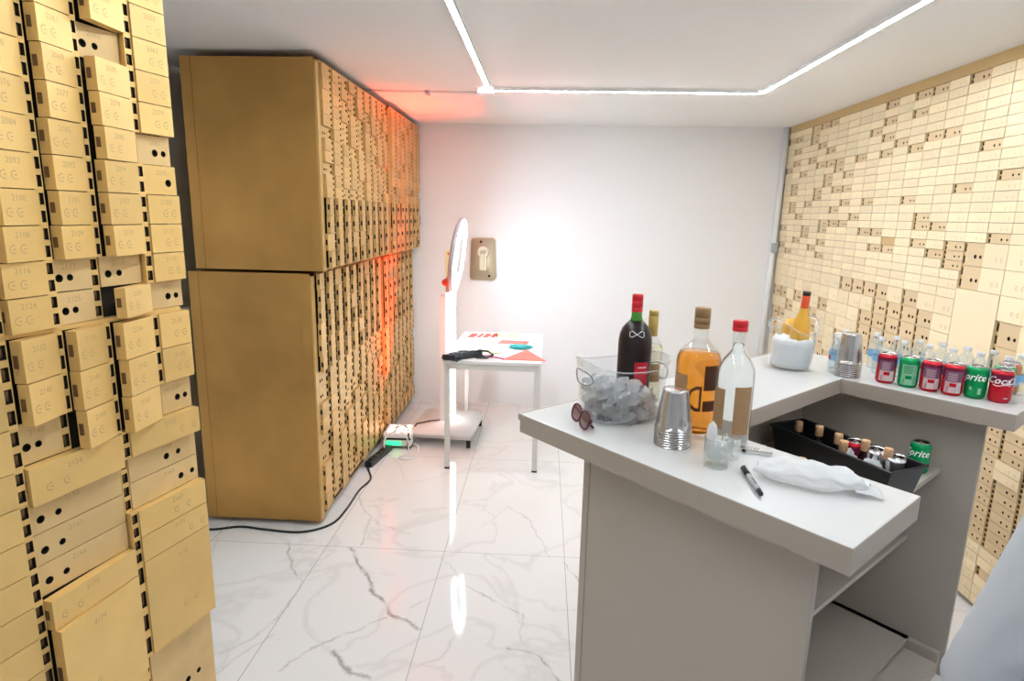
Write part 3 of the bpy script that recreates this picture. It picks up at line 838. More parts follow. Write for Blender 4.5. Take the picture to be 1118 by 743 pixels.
# clear spirit
CPn = Vector((.517, 1.600, 1.1)); fc2 = facing(CPn)
b = thing('spirit_bottle', 'clear spirit bottle with red cap and brown-backed labels on the bar', 'bottle', CPn)
mb = MB(); mb.lathe(bottle_profile(.318, .0485, .0165, .268, .200), M['tglass'], 40); mb.obj('glass', b)
mb = MB(); mb.lathe([(.001, .006), (.042, .006), (.0462, .014), (.0462, .200), (.042, .220), (.032, .241), (.019, .257), (.0135, .268), (.0135, .282), (.001, .282)], M['spirit'], 40); mb.obj('liquid', b)
capsule(.0195, .315, .343, M['red_cap'], (.326,)).obj('cap', b)
mb = MB(); wrap_label(mb, .0491, fc2 - 1.35, fc2 - .45, .055, .165, M['label_brown']); wrap_label(mb, .0491, fc2 + .05, fc2 + 1.05, .045, .175, M['label_brown']); mb.obj('label', b)

# nested plastic cups, mouths down
def cup_stack(p, n, grp, where, m, rb_=.0475, rt=.0325, hh=.108, step=.0068):
    proto = MB()
    proto.shell([(rb_ + .0016, 0), (rb_ + .0022, .0015), (rb_ + .0016, .003), (rb_, .0035), (rb_ * .985, .02), (rt + .002, hh - .006), (rt, hh), (rt * .9, hh + .001), (.001, hh + .0005)], m, 36)
    proto.shell([(.001, hh - .0003), (rt - .0007, hh - .0006), (rb_ - .0008, .02), (rb_ - .0004, .0)], m, 36)
    me = proto.mesh('plastic_cup')
    for k in range(n):
        o = link('plastic_cup', me, None, (p.x, p.y, p.z + k * step), k * .7)
        end = ', lowest' if k == 0 else ', topmost' if k == n - 1 else ''
        tag(o, f'silvery plastic cup nested upside down in the stack {where}{end}', 'cup', grp)
cup_stack(Vector((.362, 1.592, 1.1)), 8, 'cups stacked beside the ice tub', 'beside the oval ice tub', M['cup_silver'])
cup_stack(Vector((1.215, 2.422, 1.1)), 9, 'cups stacked beside the water bottles', 'beside the water bottles', M['cup_silver'], .046, .034, .118)

# small glass mug, with a wisp of plastic wrap in it
GP = Vector((.440, 1.449, 1.1))
b = thing('glass_mug', 'small clear glass mug with crumpled plastic film standing in front of the red-capped bottle', 'mug', GP)
mb = MB(); mb.shell([(.0, .004), (.026, .003), (.0285, .0), (.030, .004), (.0315, .075), (.0295, .0755), (.028, .012), (.0, .011)], M['tglass'], 32); mb.obj('cup', b)
mb = MB(); mb.tube([(.028, .02, .062), (.045, .032, .06), (.050, .036, .042), (.042, .030, .024), (.027, .019, .022)], .0045, M['rimp'], 8); mb.obj('handle', b)
def crumple(mb, m, seed, sx, sy, sz, nu=24, nv=16, amp=.25, fr=3., fn=None, smooth=True):
    vs = []; fs = []
    for i in range(nu):
        for j in range(nv + 1):
            th = PI * j / nv; ph = 2 * PI * i / nu
            d = Vector((math.sin(th) * math.cos(ph), math.sin(th) * math.sin(ph), math.cos(th)))
            k = 1 + amp * noise.noise(d * fr + Vector((seed, 0, 0))) + amp * .5 * noise.noise(d * fr * 2.7 + Vector((0, seed, 0)))
            p = Vector((d.x * sx * k, d.y * sy * k, d.z * sz * k))
            vs.append(fn(p) if fn else p)
    for i in range(nu):
        for j in range(nv):
            a = i * (nv + 1) + j; b_ = ((i + 1) % nu) * (nv + 1) + j
            fs.append((a, a + 1, b_ + 1, b_))
    mb.add(vs, fs, m, smooth)
mb = MB(); crumple(mb, M['milky'], 3.3, .024, .024, .026, amp=.35, fn=lambda p: Vector((p.x, p.y, p.z + .042)))
o = mb.obj('plastic_film', None, GP); tag(o, 'crumpled cloudy plastic film stuffed in the small glass mug', 'plastic film')
crv = MB(); crumple(crv, M['milky'], 8.1, .012, .010, .030, amp=.3, fn=lambda p: Vector((p.x - .014, p.y + .004, p.z + .082)))
crv.obj('film_tip', o)
# second small glass just behind
b = thing('shot_glass', 'small clear glass standing directly behind the glass mug', 'glass', (.492, 1.505, 1.1))
mb = MB(); mb.shell([(.0, .005), (.018, .004), (.02, 0), (.0215, .004), (.025, .058), (.0235, .0585), (.0195, .010), (.0, .009)], M['tglass'], 28); mb.obj('cup', b)

# corkscrew
b = thing('corkscrew', 'steel corkscrew lying at the foot of the red-capped bottle', 'corkscrew', (.562, 1.541, 1.1065), math.atan2(-.018, .069))
mb = MB(); mb.box((-.02, -.006, -.006), (.046, .006, .003), M['chrome'], bev=.002); mb.obj('handle', b)
mb = MB(); mb.tube([(-.028 + .0, 0, 0), (-.02, 0, 0)], .004, M['black_plastic'], 8); mb.obj('tip', b)
mb = MB(); mb.tube([(-.02 + .0011 * i, .004 + .003 * math.cos(i * .9), .006 + .003 * math.sin(i * .9)) for i in range(32)], .0011, M['chrome'], 6); mb.obj('screw', b)

# marker pen
m0 = Vector((.500, 1.424, 1.108)); m1 = Vector((.494, 1.280, 1.107)); d = (m1 - m0)
b = thing('marker_pen', 'grey marker pen with black cap lying on the bar near the cloudy bag', 'pen', m0, math.atan2(d.y, d.x))
Lm = d.length
mb = MB(); mb.tube([(.045, 0, 0), (.05, 0, 0), (Lm - .02, 0, 0)], .0065, M['marker_grey'], 14); strokes(mb, (.006, .002, .009, .002, .005, .002, .008), .004, M['black_plastic'], lambda x, y: (.085 + x, y - .002, .0068)); mb.obj('barrel', b)
mb = MB(); mb.tube([(0, 0, 0), (.045, 0, 0)], .0072, M['black_plastic'], 14); mb.box((.004, -.0015, .0065), (.04, .0015, .0095), M['black_plastic']); mb.obj('cap', b)
mb = MB(); mb.tube([(Lm - .02, 0, 0), (Lm - .004, 0, 0), (Lm, 0, 0)], .0064, M['black_plastic'], 14, .004); mb.obj('end_plug', b)

# cloudy bag
bagc = bar_pt(.785, .225, 1.1); 
ba = math.atan2(1.365 - 1.43, .78 - .56)
def bagfn(p):
    t = (p.x / .125)
    z = max(p.z, -.021)
    z = z * (1 - .5 * max(0, t) ** 1.5); y = p.y * (1 + .15 * max(0, t))
    fold = .004 * math.sin(p.x * 95 + p.y * 40) * (1 if z > 0 else 0)
    return Vector((p.x, y, z + .0215 + fold))
mb = MB(); crumple(mb, M['bag'], 5.2, .118, .056, .028, 48, 24, .18, 2.2, bagfn)
o = mb.obj('plastic_bag', None, bagc, ba); tag(o, 'cloudy white crumpled plastic bag lying on the front corner of the bar', 'bag')
mb = MB()
nx, ny = 12, 8; vs = []
for i in range(nx):
    for j in range(ny):
        x = .085 + .06 * i / (nx - 1); y = (-.055 + .09 * j / (ny - 1)) * (1 - .25 * i / (nx - 1))
        vs.append((x, y, .006 + .012 * (1 - i / (nx - 1)) + .004 * noise.noise(Vector((x * 40, y * 40, 1)))))
mb.add(vs, [(i * ny + j, (i + 1) * ny + j, (i + 1) * ny + j + 1, i * ny + j + 1) for i in range(nx - 1) for j in range(ny - 1)], M['bag'], True)
fl = mb.obj('bag_mouth', o); sm = fl.modifiers.new('thickness', 'SOLIDIFY'); sm.thickness = .0012

# sunglasses
sg = thing('sunglasses', 'dark red framed sunglasses with pink lenses propped against the ice tub', 'sunglasses', (.114, 1.708, 1.1), R(-74)); sg.scale = (1.2, 1.2, 1.3)
def lens(cx, tl):
    pts = []
    for i in range(18):
        a = 2 * PI * i / 18
        pts.append(Vector((cx + .024 * math.copysign(abs(math.cos(a)) ** .8, math.cos(a)), .002 * math.cos(a) * tl, .0235 + .0185 * math.copysign(abs(math.sin(a)) ** .8, math.sin(a)))))
    return pts
tilt_m = Matrix.Rotation(R(-14), 4, 'X')
for cx in (-.029, .029):
    pts = [tilt_m @ p for p in lens(cx, 1)]
    mb = MB(); mb.tube(pts + [pts[0]], .0026, M['dark_red'], 8); mb.obj('rim', sg)
    mb = MB(); cen = sum(pts, Vector()) / len(pts)
    mb.add([p + Vector((0, -.0006, 0)) for p in pts] + [cen + Vector((0, -.002, 0))] + [p + Vector((0, .0006, 0)) for p in pts] + [cen + Vector((0, -.0008, 0))],
           [(i, (i + 1) % 18, 18) for i in range(18)] + [((i + 1) % 18 + 19, i + 19, 37) for i in range(18)], M['red_lens'], True); mb.obj('lens', sg)
mb = MB(); mb.tube([tilt_m @ Vector(p) for p in ((-.007, 0, .030), (0, -.003, .033), (.007, 0, .030))], .0024, M['dark_red'], 8); mb.obj('bridge', sg)
for s in (-1, 1):
    mb = MB(); mb.tube([tilt_m @ Vector((s * .053, 0, .034)), Vector((s * .058, .012, .028)), Vector((s * .03, .022, .012)), Vector((-s * .035, .026, .006))], .0028, M['dark_red'], 8); mb.obj('temple', sg)

# second bucket
KP = Vector((1.035, 2.535, 1.1))
bk = thing('ice_bucket', 'clear round ice bucket with peaked handles holding the orange-capped bottle', 'ice bucket', KP, .45)
def bucket(off):
    vs = []; nn = 48; q = 14
    for i in range(nn):
        a = 2 * PI * i / nn; rim = .155 + .058 * abs(math.cos(a)) ** 3
        for j in range(q):
            z = .004 + (rim - .004) * j / (q - 1); rr = .080 + .085 * z - off
            if j == 0: rr -= .006
            vs.append((rr * math.cos(a), rr * math.sin(a), z))
    return vs, nn, q
vo, nn, q = bucket(0); vi, _, _ = bucket(.0035); no = len(vo); fs = []
for i in range(nn):
    i2 = (i + 1) % nn
    for j in range(q - 1):
        a, b_, c, d = i * q + j, i2 * q + j, i2 * q + j + 1, i * q + j + 1
        fs += [(a, b_, c, d), (no + a, no + d, no + c, no + b_)]
    fs.append((i * q + q - 1, i2 * q + q - 1, no + i2 * q + q - 1, no + i * q + q - 1))
fs += [[i * q for i in range(nn)][::-1], [no + i * q for i in range(nn)]]
mb = MB(); mb.add(vo + vi, fs, M['thin'], True); mb.obj('wall', bk)
mb = MB(); rv = [Vector(vo[i * q + q - 1]) for i in range(nn)]; mb.tube(rv + [rv[0]], .002, M['rimp'], 6); mb.obj('rim', bk)
mb = MB(); mb.lathe([(.001, .008), (.040, .008), (.070, .0085), (.074, .02), (.076, .04), (.0775, .06), (.079, .08), (.081, .1), (.080, .118), (.070, .128), (.055, .126), (.040, .133), (.025, .13), (.012, .134), (.001, .133)], M['frost'], 40)
mb.v = [tuple(Vector(p) + Vector((0, 0, (.012 if p[2] > .1 else .0) * noise.noise(Vector(p) * 55)))) for p in mb.v]
o = mb.obj('crushed_ice', None, KP); tag(o, 'white crushed ice filling the round ice bucket', 'ice'); o['kind'] = 'stuff'
def wine(p, label, lean, cap, tip, liq, grp=None):
    b = thing('wine_bottle', label, 'bottle', p); b.rotation_euler = lean
    mb = MB(); mb.lathe([(.001, 0), (.034, .0), (.037, .008), (.037, .13), (.034, .155), (.025, .185), (.017, .21), (.0145, .235), (.0145, .285)], liq, 30); mb.obj('body', b)
    mb = capsule(.0155, .225, .288, cap); mb.obj('capsule', b)
    mb = MB(); mb.lathe([(.0157, .277), (.0157, .291), (.014, .293)], tip, 24); mb.obj('cap_top', b)
wine(KP + Vector((.012, -.018, .030)), 'amber rosé bottle with orange capsule and black top in the round ice bucket', (R(3), R(2), 0), M['orange_cap'], M['black_plastic'], M['rose'])
b = thing('wine_bottle', 'second amber bottle mostly hidden behind the orange-capped one in the round bucket', 'bottle', KP + Vector((.005, .045, .02)))
mb = MB(); mb.lathe([(.001, 0), (.03, .0), (.033, .008), (.033, .145), (.030, .165), (.012, .18), (.001, .181)], M['rose'], 28); mb.obj('body', b)

# ---- drink cans
def can(name_label, p, scheme, face, grp='drink cans on the bar'):
    b = thing('drink_can', name_label, 'can', p, 0, grp)
    body, r_ = {'coke': M['coke'], 'cokeback': M['coke'], 'sprite': M['sprite'], 'spriteback': M['sprite'], 'fanta': M['fanta'], 'silver': M['can_metal']}[scheme], .033
    mb = MB(); mb.lathe([(.025, .0), (.027, .001), (.0322, .010), (r_, .013), (r_, .100), (.0315, .104), (.0275, .112)], body, 36)
    a = facing(Vector(p)) + face
    if scheme == 'coke':
        wrap_label(mb, r_ + .0003, a - 3.1, a + 3.1, .072, .1, M['coke_dark'], 40)
        put_text(mb, 'Coca', .034, M['white_ink_and_glint'], wrap_fn(r_ + .0008, a - .38, .068), .35, .012)
        put_text(mb, 'Cola', .034, M['white_ink_and_glint'], wrap_fn(r_ + .0008, a + 1.35, .068), .35, .012)
        mb.tube([wrap_fn(r_ + .0006, a, .063)(x * .001, .003 * math.sin(x * .12)) for x in range(-26, 30, 4)], .0012, M['white_ink_and_glint'], 6)
        strokes(mb, (.005, .001, .006), .0025, M['white_ink_and_glint'], wrap_fn(r_ + .0006, a + .5, .018))
    elif scheme == 'sprite':
        put_text(mb, 'Sprite', .036, M['white_ink_and_glint'], wrap_fn(r_ + .0008, a, .066), .3, .014)
        wrap_label(mb, r_ + .0005, a - .12, a + .12, .032, .043, M['pale_green_print'], 6); wrap_label(mb, r_ + .0005, a + .65, a + .95, .018, .04, M['pale_green_print'], 6)
    elif scheme in ('cokeback', 'spriteback'):
        m1_, m2_, m3_ = (M['pale_print'], M['dark_print'], M['coke']) if scheme == 'cokeback' else (M['pale_green_print'], M['sprite'], M['sprite'])
        wrap_label(mb, r_ + .0003, a - .75, a + .8, .012, .088, m1_, 14)
        if scheme == 'cokeback': wrap_label(mb, r_ + .0002, a - 3.1, a + 3.1, .070, .1, M['coke_dark'], 40)
        if scheme == 'cokeback': wrap_label(mb, r_ + .0005, a - .85, a + .82, .052, .090, M['dark_print'], 14)
        wrap_label(mb, r_ + .0008, a - .3, a + .3, .034, .047, m3_, 8)
        wrap_label(mb, r_ + .0008, a + .42, a + .72, .014, .048, M['white_ink_and_glint'] if scheme == 'cokeback' else M['pale_green_print'], 6)
        for k in range(6): wrap_label(mb, r_ + .0009, a - .55, a + .30 + .05 * (k % 2), .056 + k * .005, .058 + k * .005, M['pale_print'] if scheme == 'cokeback' else M['sprite'], 8)
        for k in range(4): wrap_label(mb, r_ + .0009, a - .62 + .03 * k, a - .40 + .02 * k, .015 + k * .005, .0175 + k * .005, M['dark_print'] if scheme == 'cokeback' else M['sprite'], 4)
        for k in range(5): wrap_label(mb, r_ + .001, a + .46 + .05 * k, a + .48 + .05 * k, .016, .046, M['dark_print'] if scheme == 'cokeback' else M['sprite'], 2)
    elif scheme == 'fanta':
        wrap_label(mb, r_ + .0004, a - .6, a + .6, .035, .075, M['blue_print'], 10)
    mb.obj('body', b)
    mb = MB(); mb.lathe([(.0275, .112), (.0275, .115), (.0262, .1155), (.0250, .1115), (.001, .111)], M['can_metal'], 32); mb.obj('lid', b)
    mb = MB(); mb.box((-.006, -.012, .1117), (.006, .010, .1128), M['can_metal'], bev=.0005); mb.obj('tab', b)
    return b
for (px, py), sch, fc_, lab in (
    ((1.318, 2.342), 'cokeback', .1, 'plum and red can with small print, first of the row beside the water bottles'),
    ((1.372, 2.290), 'spriteback', .05, 'green soda can with pale small print, second in the row'),
    ((1.425, 2.245), 'cokeback', .1, 'plum and red can with small print, just after the pale-printed green can'),
    ((1.474, 2.198), 'cokeback', .05, 'plum and red can with small print beside the green can with white lettering'),
    ((1.535, 2.170), 'sprite', -.4, 'green soda can with white lettering in the row between two red cans'),
    ((1.588, 2.125), 'coke', .05, 'bright red cola can with white script at the bar end'),
    ((1.636, 2.186), 'sprite', 1.5, 'green soda can half hidden behind the bright red cola can'),
    ((1.698, 2.243), 'fanta', .6, 'orange soda can behind the green one at the bar end')):
    can(lab, Vector((px, py, 1.1)), sch, fc_)

# ---- water bottles behind the cans
wb = MB(); wb.lathe([(.001, .003), (.022, 0), (.0265, .006), (.027, .02), (.0255, .03), (.027, .04), (.0265, .055), (.0265, .080), (.027, .085), (.0255, .09), (.026, .098), (.020, .118), (.012, .132), (.0115, .138)], M['water'], 24)
wl = MB(); wl.shell([(.0272, .050), (.0272, .074)], M['blue_print'], 24); wl.box((-.0275, -.008, .054), (-.0268, .008, .070), M['red_cap'])
wc = MB(); wc.lathe([(.0130, .134), (.0133, .136), (.0133, .146), (.012, .148)], M['milky'], 20)
proto = thing('water_bottle', 'small clear water bottle with pale blue label behind the drink cans', 'bottle', (0, 0, 0), 0, 'water bottles on the bar')
wb.obj('body', proto); wl.obj('label', proto); wc.obj('cap', proto)
spots = []
for k in range(7): spots.append((.365 + .082 * k, 1.515 + random.uniform(-.008, .008)))
for k in range(7): spots.append((.395 + .080 * k, 1.60 + random.uniform(-.008, .008)))
spots += [(.30, 1.46), (.29, 1.56)]
spots[0] = (.335, 1.385)
for k, (a, b_) in enumerate(spots):
    p = bar_pt(a, b_)
    if k == 0: proto.location = p
    else: dup(proto, None, p, random.uniform(0, 6))

# ---- crate with corked bottles on the inner shelf
CR = BR + R(-16); cc0 = bar_pt(.52, 1.075, .8105)
cr = thing('bottle_crate', 'long black plastic crate of corked bottles on the shelf inside the bar', 'crate', cc0, CR)
def tray(x, y, h, t):
    mb = MB(); k = .90
    o_ = [(-x * k, -y * k), (x * k, -y * k), (x * k, y * k), (-x * k, y * k)]; O = [(-x, -y), (x, -y), (x, y), (-x, y)]
    i_ = [(a * (1 - t / x), b__ * (1 - t / y)) for a, b__ in o_]; I = [(a - math.copysign(t, a), b__ - math.copysign(t, b__)) for a, b__ in O]
    vs = [(a, b__, 0) for a, b__ in o_] + [(a, b__, h) for a, b__ in O] + [(a, b__, h) for a, b__ in I] + [(a, b__, t) for a, b__ in i_]
    fs = [(3, 2, 1, 0), (12, 13, 14, 15)]
    for k_ in range(4):
        n = (k_ + 1) % 4
        for a in (0, 4, 8): fs.append((a + k_, a + n, a + n + 4, a + k_ + 4))
    mb.add(vs, fs, M['black_plastic']); return mb
tray(.245, .083, .112, .004).obj('tray', cr)
mb = MB()
for s in (-1, 1):
    mb.box((-.250, s * .086 - .006, .108), (.250, s * .086 + .006, .115), M['black_plastic'], bev=.002); mb.box((s * .248 - .006, -.0855, .108), (s * .248 + .006, .0855, .115), M['black_plastic'], bev=.002)
mb.obj('rim', cr)
def small_bottle(p, label):
    b = thing('corked_bottle', label, 'bottle', p, 0, 'corked bottles in the bar crate'); b.scale = (1, 1, .92)
    mb = MB(); mb.lathe([(.001, 0), (.018, 0), (.0195, .004), (.0195, .075), (.016, .09), (.0105, .10), (.0100, .118)], M['clear'], 20); mb.obj('glass', b)
    mb = MB(); mb.lathe([(.0125, .108), (.0142, .110), (.0142, .148), (.0132, .150)], M['cork'], 18); mb.obj('cork', b)
cl = lambda x, y, z: cc0 + Vector((x * math.cos(CR) - y * math.sin(CR), x * math.sin(CR) + y * math.cos(CR), z))
for k, (x, y) in enumerate(((.352, 1.09), (.4226, 1.105), (.505, 1.075), (.548, 1.015), (.592, 1.085), (.672, 1.065))):
    small_bottle(bar_pt(x, y, .8155), 'little corked clear bottle standing in the black crate' + (', ' + ('nearest the bar corner' if k == 0 else 'nearest the green can') if k in (0, 5) else ', in the middle of the row'))
for p, lab in ((bar_pt(.473, .735, .811), 'little corked bottle on the shelf before the crate, nearer the corkscrew'), (bar_pt(.531, .748, .811), 'little corked bottle on the shelf before the crate, nearer the cloudy bag')):
    small_bottle(p, lab)
can('red cola can standing in the black crate behind the corks', cl(.015, .048, .006), 'coke', 2.5, 'cans in the bar crate')
can('silver can standing in the black crate beside the red can', cl(.095, .048, .006), 'silver', 0, 'cans in the bar crate')
can('silver can standing in the black crate nearest the green can', cl(.168, .047, .006), 'silver', 0, 'cans in the bar crate')
can('green soda can with white lettering standing on the inner shelf beside the black crate', bar_pt(.690, 1.325, .8105), 'sprite', -.3, 'cans in the bar crate')
mb = MB(); crumple(mb, M['milky'], 6.6, .030, .022, .040, amp=.4, fr=2.5)
o = mb.obj('plastic_bag', None, cl(.045, -.035, .075)); tag(o, 'small crumpled clear bag tucked among the corks in the black crate', 'bag')
mb = MB(); crumple(mb, M['milky'], 9.6, .034, .020, .030, amp=.4, fr=2.5)
o = mb.obj('plastic_bag', None, cl(.135, -.028, .075)); tag(o, 'crumpled clear bag in the end of the black crate nearest the green can', 'bag')

# ------------------------------------------------------------------ table with photo props
TR = R(-.6); T0 = Vector((-.313, 4.37, 0))
tb = thing('side_table', 'white side table with slim metal legs near the back wall', 'table', T0, TR)
hx, hy, ht = .322, .51, .76
mb = MB(); mb.box((-hx, -hy, ht - .022), (hx, hy, ht), M['white_metal'], bev=.003); mb.obj('table_top', tb)
mb = MB()
for s in (-1, 1):
    mb.box((-hx + .03, s * (hy - .018) - .009, ht - .062), (hx - .03, s * (hy - .018) + .009, ht - .022), M['table_leg'])
    mb.box((s * (hx - .018) - .009, -hy + .03, ht - .062), (s * (hx - .018) + .009, hy - .03, ht - .022), M['table_leg'])
mb.obj('apron', tb)
for sx in (-1, 1):
    for sy in (-1, 1):
        x, y = sx * (hx - .026), sy * (hy - .026)
        mb = MB(); mb.box((x - .017, y - .017, .012), (x + .017, y + .017, ht - .022), M['table_leg'], bev=.003); lg = mb.obj('leg', tb)
        mb = MB(); mb.box((x - .018, y - .018, 0), (x + .018, y + .018, .012), M['black_rubber'], bev=.003); mb.obj('foot', lg)
tl = lambda x, y, z=.76: T0 + Vector((x * math.cos(TR) - y * math.sin(TR), x * math.sin(TR) + y * math.cos(TR), z))
def sheet(name, label, cat, x, y, pts, m, rz=0., z=.7602, th=.002, lift=0., group=None):
    mb = MB(); mb.prism(pts, 0, th, m)
    if lift: mb.v = [(a, b_, c + lift * max(0, b_)) for a, b_, c in mb.v]
    o = mb.obj(name, None, tl(x, y, z), TR + rz); tag(o, label, cat, group); return o
# black satin masks
mk = thing('eye_mask', 'black satin mask with ties draped over the front corner of the white table', 'mask', tl(-.20, -.44, .76), TR + .1)
mb = MB(); crumple(mb, M['black_cloth'], 2.2, .135, .045, .026, 40, 20, .35, 2.4, lambda p: Vector((p.x, p.y + .05 * math.sin(p.x * 14), max(p.z, -.018) + .0185 + .05 * max(0, -p.x - .04)))); mb.obj('mask', mk)
mb = MB(); mb.tube([(.06, .03, .03), (.11, .05, .045), (.17, .04, .04), (.20, .0, .025), (.16, -.03, .012), (.09, -.03, .012)], .007, M['black_cloth'], 8); mb.obj('tie', mk)
mb = MB(); crumple(mb, M['black_cloth'], 7.2, .045, .05, .03, 24, 16, .3, 2.5, lambda p: Vector((p.x - .04, p.y - .045, p.z + .02 - (.06 if p.y < -.03 else 0) * 0))); mb.obj('fold', mk)
# speech signs and paper props
sg1 = thing('prop_sign', 'white card sign with a line of small red lettering lying across the table', 'sign', tl(-.03, .03, .7602), TR)
mb = MB(); mb.prism([(-.26, -.24), (.14, -.24), (.18, .16), (-.26, .16)], 0, .003, M['paper'])
strokes(mb, (.02, .006, .03, .006, .018, .006, .03, .02, .03, .006, .022, .006, .02), .026, M['prop_red'], lambda x, y: (x - .01, y + .02, .0035)); mb.obj('card', sg1)
o = sheet('prop_sign', 'red lettered white sign at the far corner of the table beside the ring light', 'sign', -.17, .33, [(-.12, -.09), (.13, -.10), (.14, .10), (-.10, .11)], M['paper'], .1)
mb = MB(); strokes(mb, (.055, .02, .03, .012, .045, .02, .03), .15, M['prop_red'], lambda x, y: (x, y - .07, .0026)); strokes(mb, (.11, .02, .06), .03, M['prop_coral'], lambda x, y: (x, y - .02, .0029)); mb.obj('lettering', o)
sheet('prop_sign', 'cream paper sign lying at the far edge of the table', 'sign', .02, .38, [(-.10, -.08), (.10, -.08), (.10, .08), (-.10, .08)], M['prop_cream'], -.1)
sheet('prop_sign', 'pale mint paper sign at the far end of the table by the wall', 'sign', .21, .37, [(-.09, -.09), (.09, -.09), (.09, .09), (-.09, .09)], M['prop_mint'], .06)
sheet('prop_sign', 'coral paper banner lying mid table above the teal mask', 'sign', .10, .10, [(-.11, -.05), (.10, -.05), (.12, .06), (-.09, .07)], M['prop_coral'], -.04, .7645)
tm_ = thing('eye_mask', 'shiny teal party mask lying on the coral paper', 'mask', tl(.16, -.10, .7648), TR)
mb = MB(); crumple(mb, M['prop_teal'], 4.4, .085, .028, .016, 30, 16, .4, 3, lambda p: Vector((p.x, p.y, max(p.z, -.012) + .0125))); mb.obj('mask', tm_)
o = sheet('prop_sign', 'coral red folded napkin shape lying on the table edge, low triangle', 'sign', .20, -.33, [(-.14, -.11), (.15, -.12), (.02, .10)], M['prop_coral'], .02, .7602, .004, .22)
sheet('prop_sign', 'cream and orange ribbon piece beside the pink prop', 'sign', -.03, -.23, [(-.05, -.05), (.07, -.06), (.05, .06), (-.04, .07)], M['prop_cream'], .3, .7645)
pk = thing('prop_stick', 'bright pink party prop on a stick lying between mask and coral napkin', 'prop', tl(-.005, -.39, .7602), TR - .5)
mb = MB(); crumple(mb, M['prop_pink'], 1.4, .03, .018, .008, 20, 12, .25, 2, lambda p: Vector((p.x - .03, p.y, max(p.z, -.006) + .0065))); mb.obj('head', pk)
mb = MB(); mb.tube([(0, 0, .006), (.10, -.005, .006)], .005, M['prop_pink'], 8); mb.obj('stick', pk)

# ------------------------------------------------------------------ ring-light photo stand
PB = Vector((-.713, 4.52, 0))
rl = thing('ring_light_stand', 'white photo booth stand with round ring light and lit post on wheels', 'photo booth', PB, R(-4))
mb = MB()
bm = bmesh.new(); bmesh.ops.create_cube(bm, size=1)
for v in bm.verts:
    k = .93 if v.co.z > 0 else 1.; v.co = Vector((v.co.x * .50 * k, v.co.y * .56 * k, .095 + v.co.z * .06))
bmesh.ops.bevel(bm, geom=list(bm.edges), offset=.02, segments=3, affect='EDGES'); mb.bm(bm, M['white_plastic'], True); mb.obj('base', rl)
for sx in (-1, 1):
    for sy in (-1, 1):
        x, y = sx * .215, sy * .245
        mb = MB(); mb.tube([(x - .012, y, .028), (x + .012, y, .028)], .027, M['black_rubber'], 18); mb.box((x - .016, y - .012, .03), (x + .016, y + .012, .066), M['black_plastic'], bev=.003); mb.obj('caster', rl)
mb = MB(); mb.box((-.052, -.035, .12), (.0, .055, 1.10), M['white_plastic'], bev=.005); mb.obj('post', rl)
mb = MB(); mb.box((.001, -.037, .125), (.054, .055, 1.12), M['post_led'], bev=.004); mb.obj('light_panel', rl)
# ring: disc with a screen in the middle, looking along +x and a little downwards
RX = Matrix.Translation((.085, -.02, 1.395)) @ Matrix.Rotation(R(4), 4, 'Z') @ Matrix.Rotation(R(7.5), 4, 'Y') @ Matrix.Rotation(R(90), 4, 'Y')
mb = MB(); mb.lathe([(.05, -.030), (.24, -.030), (.272, -.018), (.278, .0), (.272, .006), (.266, .010)], M['grey_plastic'], 64, RX); mb.obj('ring_housing', rl)
mb = MB(); mb.shell([(.165, .012), (.172, .018), (.262, .018), (.267, .010)], M['ring_led'], 64, RX); mb.obj('ring_lamp', rl)
mb = MB(); mb.lathe([(.001, .0105), (.166, .0105), (.166, .008)], M['white_plastic'], 48, RX); mb.obj('face_disc', rl)
mb = MB(); mb.box((-.125, -.09, .011), (.125, .09, .016), M['mirror'], RX, .004); mb.obj('screen', rl)
mb = MB(); mb.box((-.005, -.03, 1.09), (.05, .03, 1.24), M['grey_plastic'], bev=.008); mb.obj('bracket', rl)
mb = MB(); mb.tube([(.0, -.034, 1.20), (.0, -.058, 1.20)], .028, M['prop_red'], 18); mb.obj('knob', rl)
# a black lead over its base
mb = MB(); mb.tube([(-.93, 4.24, .006), (-.955, 4.29, .09), (-.92, 4.36, .14), (-.84, 4.42, .142), (-.765, 4.47, .138)], .006, M['black_plastic'], 8)
o = mb.obj('electric_lead', None); tag(o, 'black lead arching over the white base of the photo stand', 'cord')

# ------------------------------------------------------------------ uplight, power strip, floor cords
pp = thing('uplight', 'small flat stage uplight with nine lit lamps and green display on the floor', 'lamp', (-1.035, 4.30, 0), R(2))
mb = MB(); mb.box((-.105, -.115, .018), (.105, .115, .115), M['white_plastic'], bev=.012); mb.obj('housing', pp)
mb = MB()
for x in (-.06, 0, .06):
    for y in (-.06, 0, .06):
        mb.lathe([(.001, .1155), (.021, .1155), (.021, .118), (.0, .121)], M['par_led'], 16, Matrix.Translation((x, y, 0)))
mb.obj('lamp_array', pp)
mb = MB(); mb.box((-.08, -.119, .03), (.03, -.114, .062), M['green_led'], bev=.002); mb.obj('display', pp)
mb = MB(); mb.box((-.10, -.118, .072), (.10, -.113, .086), M['black_plastic'], bev=.002); mb.obj('vent_slot', pp)
for x in (-.08, .08):
    for y in (-.09, .09): mb = MB(); mb.tube([(x, y, 0), (x, y, .02)], .012, M['black_rubber'], 10); mb.obj('foot', pp)
